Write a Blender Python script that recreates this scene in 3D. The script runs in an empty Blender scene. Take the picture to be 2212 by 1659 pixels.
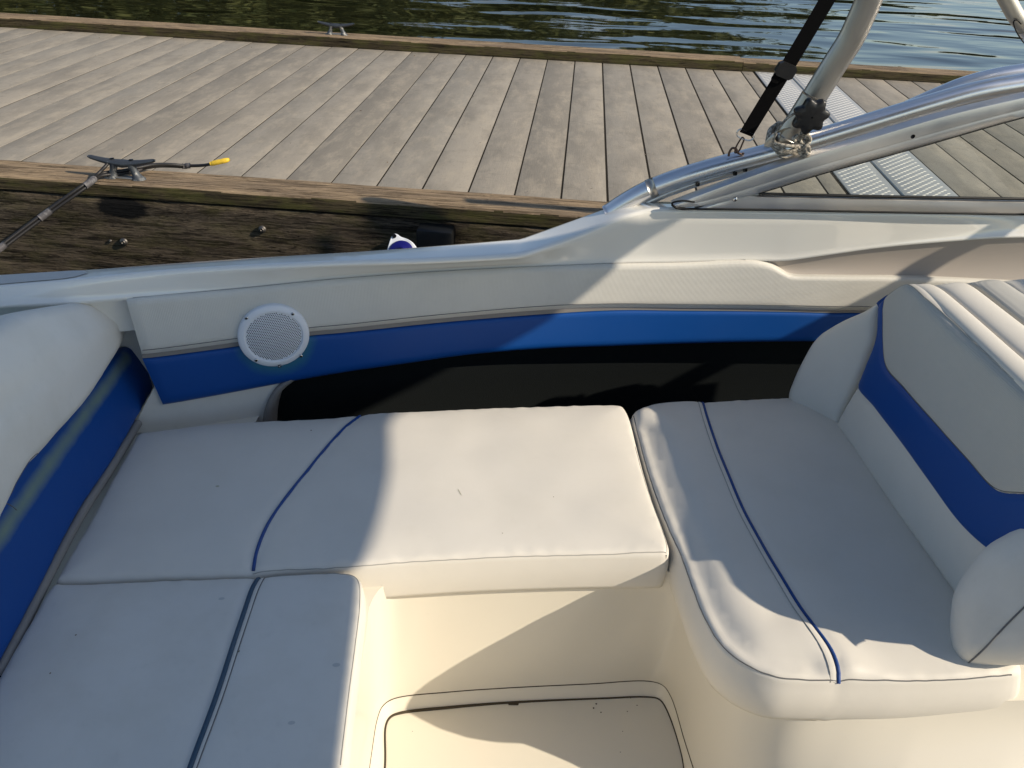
import bpy, bmesh, math, random
import numpy as np
from mathutils import Vector, Matrix, noise
from mathutils.geometry import delaunay_2d_cdt
random.seed(7)
S = bpy.context.scene
COL = S.collection
ZO = 1.35                      # height of the camera above the water, metres

# ------------------------------------------------------------------ camera
FPX, CX, CY = 1791., 1106., 829.5          # focal length and centre, in units of a 2212 x 1659 picture
_Y = np.array([179., 1118., -1791.]); _Y /= np.linalg.norm(_Y)
_X = np.array([35600., -2836., 1791.]); _X -= _X.dot(_Y) * _Y; _X /= np.linalg.norm(_X)
_Z = np.cross(_X, _Y)
R3 = np.array([_X, _Y, _Z])
cam = bpy.data.cameras.new('camera')
cam.sensor_width = 36.0; cam.lens = 36.0 * FPX / 2212.0
cam.clip_start = 0.01; cam.clip_end = 3000
co = bpy.data.objects.new('camera', cam); COL.objects.link(co)
M = Matrix([list(R3[0]) + [0], list(R3[1]) + [0], list(R3[2]) + [ZO], [0, 0, 0, 1]])
co.matrix_world = M
S.camera = co

# ------------------------------------------------------------------ light
SUN = np.array([1.0, -0.236, 0.645]); SUN /= np.linalg.norm(SUN)      # towards the sun
elev = math.asin(SUN[2]); az = math.atan2(SUN[0], SUN[1])
sl = bpy.data.lights.new('sun', 'SUN'); sl.energy = 4.5; sl.angle = math.radians(0.55); sl.color = (1.0, 0.88, 0.71)
so = bpy.data.objects.new('sun', sl); COL.objects.link(so)
so.rotation_euler = Vector(SUN).to_track_quat('Z', 'Y').to_euler()
w = bpy.data.worlds.new('World'); S.world = w; w.use_nodes = True
nt = w.node_tree; nt.nodes.clear()
def wn(t, **k):
    n = nt.nodes.new(t)
    for a, b in k.items(): setattr(n, a, b)
    return n
sky = wn('ShaderNodeTexSky', sky_type='NISHITA', sun_disc=False)
sky.sun_elevation = elev; sky.sun_rotation = az; sky.air_density = 1.0; sky.dust_density = .35; sky.ozone_density = 1.0
tc = wn('ShaderNodeTexCoord'); mp = wn('ShaderNodeMapping'); mp.inputs['Scale'].default_value = (1.0, 1.0, 3.2)
nz = wn('ShaderNodeTexNoise'); nz.inputs['Scale'].default_value = 3.1; nz.inputs['Detail'].default_value = 7; nz.inputs['Roughness'].default_value = .58
cr = wn('ShaderNodeValToRGB'); cr.color_ramp.elements[0].position = .54; cr.color_ramp.elements[1].position = .70
cr.color_ramp.elements[1].color = (.8, .8, .8, 1)
mx = wn('ShaderNodeMixRGB'); mx.inputs['Color2'].default_value = (5.2, 5.3, 5.5, 1)
bg = wn('ShaderNodeBackground'); bg.inputs['Strength'].default_value = 0.117
wo = wn('ShaderNodeOutputWorld')
L = nt.links.new
L(tc.outputs['Generated'], mp.inputs['Vector']); L(mp.outputs[0], nz.inputs['Vector']); L(nz.outputs['Fac'], cr.inputs[0])
L(cr.outputs[0], mx.inputs['Fac']); L(sky.outputs[0], mx.inputs['Color1']); L(mx.outputs[0], bg.inputs['Color']); L(bg.outputs[0], wo.inputs[0])
S.view_settings.view_transform = 'Standard'; S.view_settings.look = 'None'; S.view_settings.gamma = 1
S.view_settings.exposure = 0.30
S.render.engine = 'CYCLES'
S.cycles.max_bounces = 10; S.cycles.transparent_max_bounces = 12

# ------------------------------------------------------------------ picture -> place helpers
def ray(u, v): return R3 @ np.array([(u - CX) / FPX, -(v - CY) / FPX, -1.])
def atz(u, v, z):
    r = ray(u, v); return r * (z / r[2])
def aty(u, v, y):
    r = ray(u, v); return r * (y / r[1])
_wx = [-1.9, -1.3, -1.0, -.8, -.56, -.25, .1, .32, .52, .9, 1.3, 1.9]
_wy = [1.22, 1.545, 1.695, 1.785, 1.887, 2.0, 2.095, 2.135, 2.165, 2.21, 2.262, 2.33]
_wp = np.polyfit(_wx, _wy, 5)
def W(x): return float(np.polyval(_wp, x))         # plan curve of the inner side of the boat
def onw(u, v, o=0.):
    r = ray(u, v); t = 2.2
    for _ in range(25):
        f = t * r[1] - (W(t * r[0]) + o); e = 1e-4
        f2 = (t + e) * r[1] - (W((t + e) * r[0]) + o)
        t -= f / ((f2 - f) / e)
    return r * t
class Frame:
    def __init__(s, O, U, V, N=None):
        s.O = np.array(O, float); s.U = np.array(U, float); s.U /= np.linalg.norm(s.U)
        V = np.array(V, float); V = V - V.dot(s.U) * s.U; s.V = V / np.linalg.norm(V)
        s.N = np.cross(s.U, s.V)
    def px(s, u, v, off=0.):
        r = ray(u, v); O = s.O + off * s.N
        t = O.dot(s.N) / r.dot(s.N); p = r * t - s.O
        return np.array([p.dot(s.U), p.dot(s.V)])
    def pt(s, a, b, n=0.): return s.O + a * s.U + b * s.V + n * s.N
    def p3(s, u, v, off=0.):
        a, b = s.px(u, v, off); return s.pt(a, b, off)
def flat(z): return Frame((0, 0, z), (1, 0, 0), (0, 1, 0))
def spline(pts, n=None, step=None, closed=False):
    P = np.array(pts, float); m = len(P)
    if m == 2 and not closed:
        k = n or max(2, int(np.linalg.norm(P[1] - P[0]) / step) + 1)
        return np.array([P[0] + (P[1] - P[0]) * i / (k - 1) for i in range(k)])
    out = []; segs = m if closed else m - 1
    for i in range(segs):
        p1 = P[i]; p2 = P[(i + 1) % m]
        p0 = P[i - 1] if (closed or i > 0) else 2 * p1 - p2
        p3 = P[(i + 2) % m] if (closed or i + 2 < m) else 2 * p2 - p1
        t1 = np.linalg.norm(p1 - p0) ** .5 + 1e-6; t2 = np.linalg.norm(p2 - p1) ** .5 + 1e-6; t3 = np.linalg.norm(p3 - p2) ** .5 + 1e-6
        m1 = t2 * ((p1 - p0) / t1 - (p2 - p0) / (t1 + t2) + (p2 - p1) / t2)
        m2 = t2 * ((p2 - p1) / t2 - (p3 - p1) / (t2 + t3) + (p3 - p2) / t3)
        for k in range(12):
            t = k / 12.
            out.append((2*t**3-3*t*t+1)*p1 + (t**3-2*t*t+t)*m1 + (-2*t**3+3*t*t)*p2 + (t**3-t*t)*m2)
    if not closed: out.append(P[-1])
    Q = np.array(out)
    if closed: Q = np.vstack([Q, Q[:1]])
    d = np.concatenate([[0], np.cumsum(np.linalg.norm(np.diff(Q, axis=0), axis=1))])
    k = n or max(3, int(d[-1] / step) + 1)
    s_ = np.linspace(0, d[-1], k + 1)[:-1] if closed else np.linspace(0, d[-1], k)
    return np.stack([np.interp(s_, d, Q[:, j]) for j in range(Q.shape[1])], 1)

# ------------------------------------------------------------------ object helpers
def root_loc(o):
    while o.parent: o = o.parent
    return np.array(o.location)
def mk(name, verts, faces, mat, parent=None, smooth=True, sharp=None, mats=None, fm=None):
    V = np.array(verts, float).reshape(-1, 3) + np.array([0, 0, ZO])
    if parent is None:
        org = np.array([(V[:, 0].min() + V[:, 0].max()) / 2, (V[:, 1].min() + V[:, 1].max()) / 2, V[:, 2].min()])
    else: org = root_loc(parent)
    me = bpy.data.meshes.new(name); me.from_pydata([tuple(p) for p in V - org], [], [tuple(int(i) for i in f) for f in faces]); me.validate()
    o = bpy.data.objects.new(name, me); COL.objects.link(o)
    if parent is None: o.location = org
    else: o.parent = parent
    for m in (mats or [mat]): me.materials.append(m)
    if fm:
        for p, k in zip(me.polygons, fm): p.material_index = k
    if smooth:
        me.shade_smooth()
        if sharp: me.set_sharp_from_angle(angle=math.radians(sharp))
    return o
def tag(o, label=None, cat=None, group=None, kind=None):
    if label: o['label'] = label
    if cat: o['category'] = cat
    if group: o['group'] = group
    if kind: o['kind'] = kind
    return o
def thing(name, loc, label, cat, group=None):
    o = bpy.data.objects.new(name, None); COL.objects.link(o); o.location = (loc[0], loc[1], loc[2] + ZO); o.empty_display_size = .05
    return tag(o, label, cat, group)
class MB:
    def __init__(s): s.v = []; s.f = []
    def add(s, V, F):
        b = len(s.v); s.v += [tuple(p) for p in V]; s.f += [tuple(i + b for i in f) for f in F]; return s
    def grid(s, G, cu=False, cv=False):
        nu, nv = len(G), len(G[0]); V = [tuple(p) for r in G for p in r]; F = []
        for i in range(nu if cu else nu - 1):
            for j in range(nv if cv else nv - 1):
                a = i * nv + j; b = ((i + 1) % nu) * nv + j; c = ((i + 1) % nu) * nv + (j + 1) % nv; d = i * nv + (j + 1) % nv
                F.append((a, b, c, d))
        return s.add(V, F)
    def tube(s, pts, r, n=12, closed=False, cap=True, flatN=None, flat=1.0):
        P = np.array(pts, float); m = len(P)
        rr = np.full(m, r) if np.isscalar(r) else np.interp(np.linspace(0, 1, m), np.linspace(0, 1, len(r)), r)
        T = np.gradient(P, axis=0)
        if closed: T = np.roll(P, -1, 0) - np.roll(P, 1, 0)
        T /= np.linalg.norm(T, axis=1)[:, None] + 1e-12
        ref = np.array(flatN, float) if flatN is not None else (np.array([0, 0, 1.]) if abs(T[0][2]) < .9 else np.array([1., 0, 0]))
        G = []; nrm = ref
        for i in range(m):
            base = ref if flatN is not None else nrm
            a = base - base.dot(T[i]) * T[i]; a /= np.linalg.norm(a) + 1e-12; nrm = a
            b = np.cross(T[i], a)
            G.append([P[i] + rr[i] * (flat * math.cos(q) * a + math.sin(q) * b) for q in np.linspace(0, 2 * math.pi, n, endpoint=False)])
        b0 = len(s.v); s.grid(G, cu=closed, cv=True)
        if cap and not closed:
            s.f.append(tuple(range(b0, b0 + n))[::-1]); s.f.append(tuple(range(b0 + (m - 1) * n, b0 + m * n)))
        return s
    def box(s, lo, hi, bev=0.):
        x0, y0, z0 = lo; x1, y1, z1 = hi
        if not bev:
            V = [(x0,y0,z0),(x1,y0,z0),(x1,y1,z0),(x0,y1,z0),(x0,y0,z1),(x1,y0,z1),(x1,y1,z1),(x0,y1,z1)]
            return s.add(V, [(0,3,2,1),(4,5,6,7),(0,1,5,4),(1,2,6,5),(2,3,7,6),(3,0,4,7)])
        bm = bmesh.new(); bmesh.ops.create_cube(bm, size=1)
        for v in bm.verts: v.co = Vector(((x0+x1)/2 + v.co.x*(x1-x0), (y0+y1)/2 + v.co.y*(y1-y0), (z0+z1)/2 + v.co.z*(z1-z0)))
        bmesh.ops.bevel(bm, geom=bm.edges[:], offset=bev, segments=2, affect='EDGES', profile=.6)
        bm.verts.ensure_lookup_table(); bm.verts.index_update()
        s.add([tuple(v.co) for v in bm.verts], [tuple(v.index for v in f.verts) for f in bm.faces]); bm.free(); return s
    def disc(s, c, N, r, h=0., n=24, U=None, dome=0.):
        c = np.array(c, float); N = np.array(N, float); N /= np.linalg.norm(N)
        U = np.cross(N, [0.3, .2, .9]) if U is None else np.array(U, float); U = U - U.dot(N) * N; U /= np.linalg.norm(U); B = np.cross(N, U)
        q = np.linspace(0, 2 * math.pi, n, endpoint=False)
        rings = [(r, 0)] + ([(r, h)] if h else []) + ([(r * .92, h + dome * .35), (r * .7, h + dome * .75), (r * .35, h + dome * .95)] if dome else [])
        G = [[c + N * z + k * (math.cos(a) * U + math.sin(a) * B) for a in q] for k, z in rings]
        b0 = len(s.v)
        if len(G) > 1: s.grid(G, cv=True)
        else: s.v += [tuple(p) for p in G[0]]
        s.f.append(tuple(range(b0 + (len(G) - 1) * n, b0 + len(G) * n))); return s
    def make(s, name, mat, parent=None, **k): return mk(name, s.v, s.f, mat, parent, **k)

def cushion(name, F, outline, mat, parent=None, h=.09, r=.02, dome=.008, dl=.06, extra=None, step=.012, grid=.016, nz_=.0012, bulge=.006, closed_pts=True, under=0., smooth_outline=True, botin=.0):
    """padded cushion: outline in F's plane coordinates, rounded edge r, puffed by dome, sides h deep"""
    O2 = spline(outline, step=step, closed=True) if smooth_outline else np.array(outline)
    ar = 0.5 * np.sum(O2[:, 0] * np.roll(O2[:, 1], -1) - np.roll(O2[:, 0], -1) * O2[:, 1])
    if ar < 0: O2 = O2[::-1]
    n = len(O2)
    T = np.roll(O2, -1, 0) - np.roll(O2, 1, 0); T /= np.linalg.norm(T, axis=1)[:, None]
    IN = np.stack([-T[:, 1], T[:, 0]], 1)
    A = O2; B = np.roll(O2, -1, 0)
    def dist(P):
        P = np.asarray(P)[:, None, :]; d = B - A
        t = np.clip(((P - A) * d).sum(-1) / ((d * d).sum(-1) + 1e-12), 0, 1)
        q = A + d * t[..., None]; return np.sqrt(((P - q) ** 2).sum(-1)).min(1)
    def inside(P):
        c = np.zeros(len(P), bool)
        for a, b in zip(A, B):
            k = ((a[1] > P[:, 1]) != (b[1] > P[:, 1])) & (P[:, 0] < (b[0] - a[0]) * (P[:, 1] - a[1]) / (b[1] - a[1] + 1e-15) + a[0]); c ^= k
        return c
    pts = [O2]
    offs = [.06 * r, .2 * r, .42 * r, .7 * r, r, r * 1.5, r * 2.2]
    for o in offs:
        Q = O2 + IN * o; Q = Q[inside(Q)]; dd = dist(Q); pts.append(Q[dd > o * .85])
    lo = O2.min(0); hi = O2.max(0)
    gx, gy = np.meshgrid(np.arange(lo[0], hi[0], grid), np.arange(lo[1], hi[1], grid))
    Gp = np.stack([gx.ravel(), gy.ravel()], 1); Gp = Gp[inside(Gp)]
    if len(Gp): Gp = Gp[dist(Gp) > r * 2.6]
    P2 = np.vstack(pts + [Gp]) if len(Gp) else np.vstack(pts)
    res = delaunay_2d_cdt([Vector(p) for p in P2], [(i, (i + 1) % n) for i in range(n)], [], 1, 1e-6)
    v2 = np.array([[p.x, p.y] for p in res[0]]); tris = [tuple(f) for f in res[2]]
    D = dist(v2)
    def height(P, D=None):
        D = dist(P) if D is None else D
        k = np.clip(1 - D / r, 0, 1); z = -r * (1 - np.sqrt(np.clip(1 - k * k, 0, 1)))
        z = z + dome * (1 - np.exp(-D / dl))
        for i, p in enumerate(P):
            z[i] += nz_ * noise.noise(Vector((p[0] * 9, p[1] * 9, F.O[2] * 5))) * min(1, D[i] / .03) + nz_ * 1.6 * noise.noise(Vector((p[0] * 3.3, p[1] * 3.3, 2))) * min(1, D[i] / .06)
        for i, p in enumerate(P):
            if D[i] < .06: z[i] += .0022 * noise.noise(Vector((p[0] * 42, p[1] * 42, 9.))) * math.exp(-(D[i] / .022) ** 2) * min(1, D[i] / .004)
        if extra is not None: z = z + np.array([extra(p[0], p[1], d) for p, d in zip(P, D)])
        return z
    Zv = height(v2, D)
    V = [F.pt(a, b, z) for (a, b), z in zip(v2, Zv)]
    # boundary loop -> sides
    key = {}
    for i, p in enumerate(v2):
        key[(round(p[0], 6), round(p[1], 6))] = i
    idx = []
    for p in O2:
        k = key.get((round(p[0], 6), round(p[1], 6)))
        if k is None: k = int(np.argmin(((v2 - p) ** 2).sum(1)))
        idx.append(k)
    faces = list(tris)
    prev = idx
    for s_ in (.12, .35, .65, .88, 1.0):
        o = -bulge * math.sin(math.pi * s_) + botin * s_
        ring = []
        for i, p in enumerate(O2):
            q = p + IN[i] * o; ring.append(len(V)); V.append(F.pt(q[0], q[1], Zv[idx[i]] - h * s_))
        for i in range(n):
            j = (i + 1) % n; faces.append((prev[j], prev[i], ring[i], ring[j]))
        prev = ring
    faces.append(tuple(prev)[::-1])
    ob = mk(name, V, faces, mat, parent)
    return ob, (lambda P: height(np.asarray(P, float))), O2
def on_surface(F, height, pts, lift=0.):
    P = np.array(pts, float); z = height(P)
    return [F.pt(p[0], p[1], zz + lift) for p, zz in zip(P, z)]
def wallpatch(name, top, bot, mat, parent, nu=160, nv=14, off=None, o0=0., back=.03, smooth=True):
    """upholstered strip on the curved side; top / bot traced rails, off(u,v) = padding thickness"""
    T = spline(top, n=nu); Bt = spline(bot, n=nu); G = []
    for i in range(nu):
        row = []
        for j in range(nv):
            v = j / (nv - 1.); v = .5 - .5 * math.cos(math.pi * v); u = i / (nu - 1.)
            p = T[i] * (1 - v) + Bt[i] * v
            row.append(onw(p[0], p[1], o0 - (off(u, v) if off else 0)))
        # rolled edges going back to the side
        a = row[0] + np.array([0, back, -.002]); b = row[-1] + np.array([0, back, .0])
        G.append([a] + row + [b])
    first = [p + np.array([0, back, 0]) for p in G[0]]; last = [p + np.array([0, back, 0]) for p in G[-1]]
    return MB().grid([first] + G + [last]).make(name, mat, parent, smooth=smooth, sharp=60)

# ------------------------------------------------------------------ materials
class Mat:
    def __init__(s, name, col=(.5,.5,.5), rough=.5, metal=0., spec=.5, coat=0., trans=0., ior=1.45):
        s.m = bpy.data.materials.new(name); s.m.use_nodes = True; s.t = s.m.node_tree
        s.b = s.t.nodes['Principled BSDF']; s.name = name
        s.set('Base Color', (*col, 1)); s.set('Roughness', rough); s.set('Metallic', metal); s.set('Specular IOR Level', spec)
        s.set('Coat Weight', coat); s.set('Transmission Weight', trans); s.set('IOR', ior)
        s.tc = s.n('ShaderNodeTexCoord'); s.h = None; s.col = col
    def set(s, k, v): s.b.inputs[k].default_value = v
    def n(s, t, **k):
        x = s.t.nodes.new(t)
        for a, b in k.items(): setattr(x, a, b)
        return x
    def l(s, a, b): s.t.links.new(a, b)
    def coords(s, scale=(1,1,1), rot=(0,0,0), loc=(0,0,0), world=True):
        m = s.n('ShaderNodeMapping'); m.inputs['Scale'].default_value = scale; m.inputs['Rotation'].default_value = rot; m.inputs['Location'].default_value = loc
        if world:
            g = s.n('ShaderNodeNewGeometry'); s.l(g.outputs['Position'], m.inputs['Vector'])
        else: s.l(s.tc.outputs['Object'], m.inputs['Vector'])
        return m.outputs[0]
    def noise(s, vec, scale=5, detail=4, rough=.55, dist=0.):
        x = s.n('ShaderNodeTexNoise'); x.inputs['Scale'].default_value = scale; x.inputs['Detail'].default_value = detail
        x.inputs['Roughness'].default_value = rough; x.inputs['Distortion'].default_value = dist; s.l(vec, x.inputs['Vector']); return x.outputs['Fac']
    def ramp(s, fac, stops):
        r = s.n('ShaderNodeValToRGB'); e = r.color_ramp.elements
        while len(e) < len(stops): e.new(.5)
        for k, (p, c) in zip(e, stops): k.position = p; k.color = (*c, 1) if len(c) == 3 else c
        s.l(fac, r.inputs[0]); return r.outputs[0]
    def f(s, fac, a, b, lo=0., hi=1.):
        r = s.n('ShaderNodeMapRange'); r.inputs[1].default_value = a; r.inputs[2].default_value = b; r.inputs[3].default_value = lo; r.inputs[4].default_value = hi
        s.l(fac, r.inputs[0]); return r.outputs[0]
    def mix(s, fac, a, b, mode='MIX'):
        m = s.n('ShaderNodeMixRGB', blend_type=mode)
        for i, x in zip((0, 1, 2), (fac, a, b)):
            if isinstance(x, (int, float)): m.inputs[i].default_value = x if i == 0 else (x, x, x, 1)
            elif isinstance(x, tuple): m.inputs[i].default_value = (*x[:3], 1)
            else: s.l(x, m.inputs[i])
        return m.outputs[0]
    def math(s, op, a, b=0., c=None):
        m = s.n('ShaderNodeMath', operation=op)
        for i, x in enumerate((a, b) if c is None else (a, b, c)):
            if isinstance(x, (int, float)): m.inputs[i].default_value = x
            else: s.l(x, m.inputs[i])
        return m.outputs[0]
    def color(s, c): s.l(c, s.b.inputs['Base Color']); return s
    def rough(s, c): s.l(c, s.b.inputs['Roughness']); return s
    def bump(s, h, strength=.3, dist=.002):
        b = s.n('ShaderNodeBump'); b.inputs['Strength'].default_value = strength; b.inputs['Distance'].default_value = dist
        s.l(h, b.inputs['Height'])
        if s.h: s.l(s.h, b.inputs['Normal'])
        s.h = b.outputs[0]; s.l(s.h, s.b.inputs['Normal']); return s

def vinyl(name, col, rough=.42, grain=.25, stain=.06, stainc=(.45,.42,.34)):
    m = Mat(name, col, rough + .08, spec=.33)
    v = m.coords()
    a = m.noise(v, 7, 5, .6); b = m.noise(v, 38, 4)
    c = m.mix(m.f(a, .42, .75, 0, stain * 2.2), col, stainc)
    c = m.mix(m.f(b, .6, .8, 0, stain), c, tuple(x * .6 for x in col))
    m.color(c); m.rough(m.f(a, .3, .7, rough + .02, rough + .16))
    vo = m.n('ShaderNodeTexVoronoi'); vo.inputs['Scale'].default_value = 900; m.l(v, vo.inputs['Vector'])
    m.bump(vo.outputs['Distance'], grain, .0003); m.bump(m.noise(v, 14, 3), .12, .004)
    return m
def woven(name, col, pitch=.0068, rough=.5, vertical='z', rot=0.0):
    m = vinyl(name, col, rough, .1, .10, (.42,.41,.38))
    v = m.coords(rot=(0, 0, rot)); sp = m.n('ShaderNodeSeparateXYZ'); m.l(v, sp.inputs[0])
    k = 2 * math.pi / pitch
    x = m.math('MULTIPLY', sp.outputs['X'], k); z = m.math('MULTIPLY', sp.outputs['Z'], k)
    a = m.math('SINE', m.math('ADD', x, z)); b = m.math('SINE', m.math('SUBTRACT', x, z))
    p = m.math('MULTIPLY', a, b)
    m.bump(p, .5, .0005)
    src = m.b.inputs['Base Color'].links[0].from_socket
    m.color(m.mix(m.f(p, -.2, -.9, 0, .16), src, tuple(c * .55 for c in col)))
    return m
OFFW = (.665, .63, .56)
m_vinyl = vinyl('off_white_vinyl', OFFW)
m_vinyl2 = vinyl('weathered_off_white_vinyl', (.675, .65, .59), .45, .25, .12)
m_woven = woven('woven_off_white_vinyl', (.62, .60, .54))
m_woven2 = woven('woven_grey_vinyl', (.47, .46, .42), .0062, rot=math.radians(80))
m_blue = vinyl('blue_vinyl', (.004, .056, .25), .36, .2, .0)
m_bluef = vinyl('faded_blue_vinyl', (.004, .056, .25), .40, .2, .0)
m_welt = vinyl('grey_vinyl_welt', (.22, .205, .19), .5)
m_thread = Mat('grey_thread', (.13, .13, .13), .8).m
m_threadl = Mat('pale_thread', (.36, .345, .31), .8).m
m_piping = vinyl('blue_piping_vinyl', (.004, .05, .22), .4)
m_pipfade = vinyl('faded_piping_vinyl', (.035, .075, .12), .4)
def gel(name, col, rough=.22, coat=.25, dirt=.10):
    m = Mat(name, col, rough, spec=.5, coat=coat); m.set('Coat Roughness', .06); m.set('Coat IOR', 1.65)
    v = m.coords(); a = m.noise(v, 5, 4); b = m.noise(v, 60, 5, .65)
    c = m.mix(m.f(a, .4, .75, 0, .12), col, tuple(x * .86 for x in col))
    c = m.mix(m.f(b, .62, .8, 0, dirt), c, tuple(x * y for x, y in zip(col, (.72, .66, .55))))
    m.color(c); m.rough(m.f(a, .4, .8, rough, rough + .08))
    return m
m_gel = gel('white_gelcoat', (.74, .72, .66), .16, 1.0, .04)
m_liner = gel('cream_gelcoat', (.69, .645, .545), .36, .1)
m_tan = gel('taupe_moulded_plastic', (.36, .32, .28), .45, 0)
m_black = Mat('black_carpet', (.010, .0118, .0122), .95, spec=.05)
m_black.bump(m_black.noise(m_black.coords(), 500, 3), .5, .002)
m_rubber = Mat('black_rubber', (.005, .0055, .006), .5, spec=.3).m
m_dirt = Mat('dark_dirt', (.055, .042, .025), .9).m
m_seam = Mat('seam_dirt', (.022, .018, .013), .95, spec=.1).m
def metal(name, col, rough, aniso=0., scratch=.15):
    m = Mat(name, col, rough, 1.0)
    v = m.coords((1, 1, 1)); b = m.noise(v, 140, 5, .7); a = m.noise(v, 9, 3)
    m.rough(m.f(a, .3, .8, rough, rough + scratch)); m.color(m.mix(m.f(b, .62, .8, 0, .25), col, tuple(c * .7 for c in col)))
    return m
m_tube = metal('polished_aluminium', (.74, .745, .755), .27, scratch=.05)
m_alu = metal('satin_aluminium', (.66, .65, .63), .33)
m_alu2 = metal('dull_aluminium', (.36, .345, .32), .34)
m_steel = metal('stainless_steel', (.62, .62, .62), .15).m
m_galv = Mat('galvanised_paint', (.072, .080, .092), .42, .55)
m_galv.color(m_galv.mix(m_galv.f(m_galv.noise(m_galv.coords(), 70, 5, .7), .62, .78), (.072, .080, .092), (.35, .35, .33)))
m_galv.bump(m_galv.noise(m_galv.coords(), 160, 3), .25, .001)
m_worn = metal('worn_bright_metal', (.48, .46, .41), .45)
m_legs = Mat('half_painted_metal', (.3, .3, .28), .55, .4); m_legs.color(m_legs.mix(m_legs.f(m_legs.noise(m_legs.coords(), 55, 4), .52, .66), (.075, .082, .09), (.34, .33, .30)))
m_brown = Mat('rusted_shackle', (.10, .065, .05), .55, .6)
m_knob = Mat('black_plastic', (.010, .010, .011), .38)
m_knob.bump(m_knob.noise(m_knob.coords(), 300, 2), .2, .0005)
m_web = Mat('black_webbing', (.003, .003, .0035), .9, spec=.1)
m_web.bump(m_web.noise(m_web.coords(), 500, 2), .6, .001)
m_white = Mat('white_plastic', (.70, .72, .75), .35)
m_hole = Mat('dark_perforation', (.004, .005, .008), .9, spec=.1).m
m_rope = Mat('black_rope_sheath', (.014, .013, .013), .5)
m_rope.bump(m_rope.noise(m_rope.coords((1, 1, 1)), 400, 2), .5, .001)
m_sleeve = Mat('grey_tape', (.13, .125, .13), .6)
m_sleeve.color(m_sleeve.mix(m_sleeve.f(m_sleeve.noise(m_sleeve.coords(), 90, 4), .5, .7), (.075, .07, .073), (.17, .165, .165)))
m_yellow = Mat('yellow_rubber', (.80, .52, .045), .55)
m_yellow.bump(m_yellow.noise(m_yellow.coords(), 120, 2), .4, .002)
m_twine = Mat('beige_twine', (.55, .47, .33), 1.0, spec=.05)
m_twine.color(m_twine.mix(m_twine.f(m_twine.noise(m_twine.coords(), 150, 3), .45, .62), (.20, .185, .16), (.52, .48, .41))); m_twine.bump(m_twine.noise(m_twine.coords(), 500, 2), .8, .002)
m_navy = Mat('navy_rubber', (.006, .006, .13), .4).m
m_canvas = Mat('navy_canvas', (.015, .03, .09), .9)
m_canvas.bump(m_canvas.noise(m_canvas.coords(), 400, 2), .3, .001)
m_teal = vinyl('teal_vinyl', (.035, .16, .20), .45)
m_badge = Mat('black_print', (.01, .01, .012), .5).m
# faded strip along the aft backrest (real fading of the vinyl), and a faded halo round the loudspeaker
def dist_line(m, a, b):
    """distance from shading point to 3-D segment a-b as a node value, with position along it"""
    g = m.n('ShaderNodeNewGeometry'); a = np.array(a) + np.array([0, 0, ZO]); b = np.array(b) + np.array([0, 0, ZO]); L_ = float(np.linalg.norm(b - a)); d = (b - a) / L_
    s1 = m.n('ShaderNodeVectorMath', operation='SUBTRACT'); m.l(g.outputs['Position'], s1.inputs[0]); s1.inputs[1].default_value = tuple(a)
    dt = m.n('ShaderNodeVectorMath', operation='DOT_PRODUCT'); m.l(s1.outputs[0], dt.inputs[0]); dt.inputs[1].default_value = tuple(d)
    t = m.n('ShaderNodeClamp'); m.l(dt.outputs['Value'], t.inputs[0]); t.inputs[1].default_value = 0; t.inputs[2].default_value = L_
    sc = m.n('ShaderNodeVectorMath', operation='SCALE'); sc.inputs[0].default_value = tuple(d); m.l(t.outputs[0], sc.inputs[3])
    s2 = m.n('ShaderNodeVectorMath', operation='SUBTRACT'); m.l(s1.outputs[0], s2.inputs[0]); m.l(sc.outputs[0], s2.inputs[1])
    ln = m.n('ShaderNodeVectorMath', operation='LENGTH'); m.l(s2.outputs[0], ln.inputs[0]); return ln.outputs['Value']

# ================================================================== SETTING: water, far bank
mw = Mat('lake_water', (.012, .013, .006), .04, spec=.5, ior=1.33)
v = mw.coords((.36, .80, 1), rot=(0, 0, math.radians(-4)))
big = mw.noise(v, 1.5, 1, .4, .5); med = mw.noise(v, 4.5, 1, .4, .6)
mw.bump(big, 1.0, .062); mw.bump(med, 1.0, .0060); mw.bump(mw.noise(v, 13, 1, .5), 1.0, .0003)
_k = [(-400, -200), (400, -200), (400, 600), (-400, 600)]
_h = [(-1.88, -.72), (2.38, -.72), (2.38, 2.51), (1.25, 2.36), (.3, 2.215), (-.1, 2.175), (-.5, 2.03), (-.95, 1.87), (-1.88, 1.50)]       # the boat's hull stands in this opening
wat = mk('water', [(*p, -1.35) for p in _k + _h], [(0, 1, 5, 4), (1, 2, 6, 5), (2, 3, 7, 6), (3, 8, 7), (3, 9, 8), (3, 10, 9), (3, 11, 10), (3, 12, 11), (3, 0, 4, 12)], mw.m, smooth=False)
tag(wat, kind='structure')
# far bank: low ground and a wood that reads as one mass
mg = Mat('bank_ground', (.05, .06, .025), .9).m
bank = MB().grid([[(x, y, z + .25 * noise.noise(Vector((x * .1, y * .1, 0)))) for y, z in ((58, -1.6), (60, -1.2), (64, -.7), (90, 0), (200, 1), (590, 2))] for x in range(-190, 200, 5)]).make('terrain', mg); tag(bank, kind='structure')
ml = Mat('leaves', (.07, .10, .025), .7, spec=.3)
ml.color(ml.mix(ml.f(ml.noise(ml.coords(), .5, 3), .35, .65), (.035, .050, .014), (.11, .115, .032)))
mbk = MB(); rr = random.Random(3)
def topel(a):   # height of the tree line in degrees above the horizon for azimuth a (degrees, right of the dock's cross direction)
    return float(np.interp(a, [-60, -16, -12, -8, -3, 3, 8, 11, 15, 20, 60], [19, 19, 14, 10.5, 9.2, 8.8, 8.2, 6.2, 3.2, 2.2, 1.6]))
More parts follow.
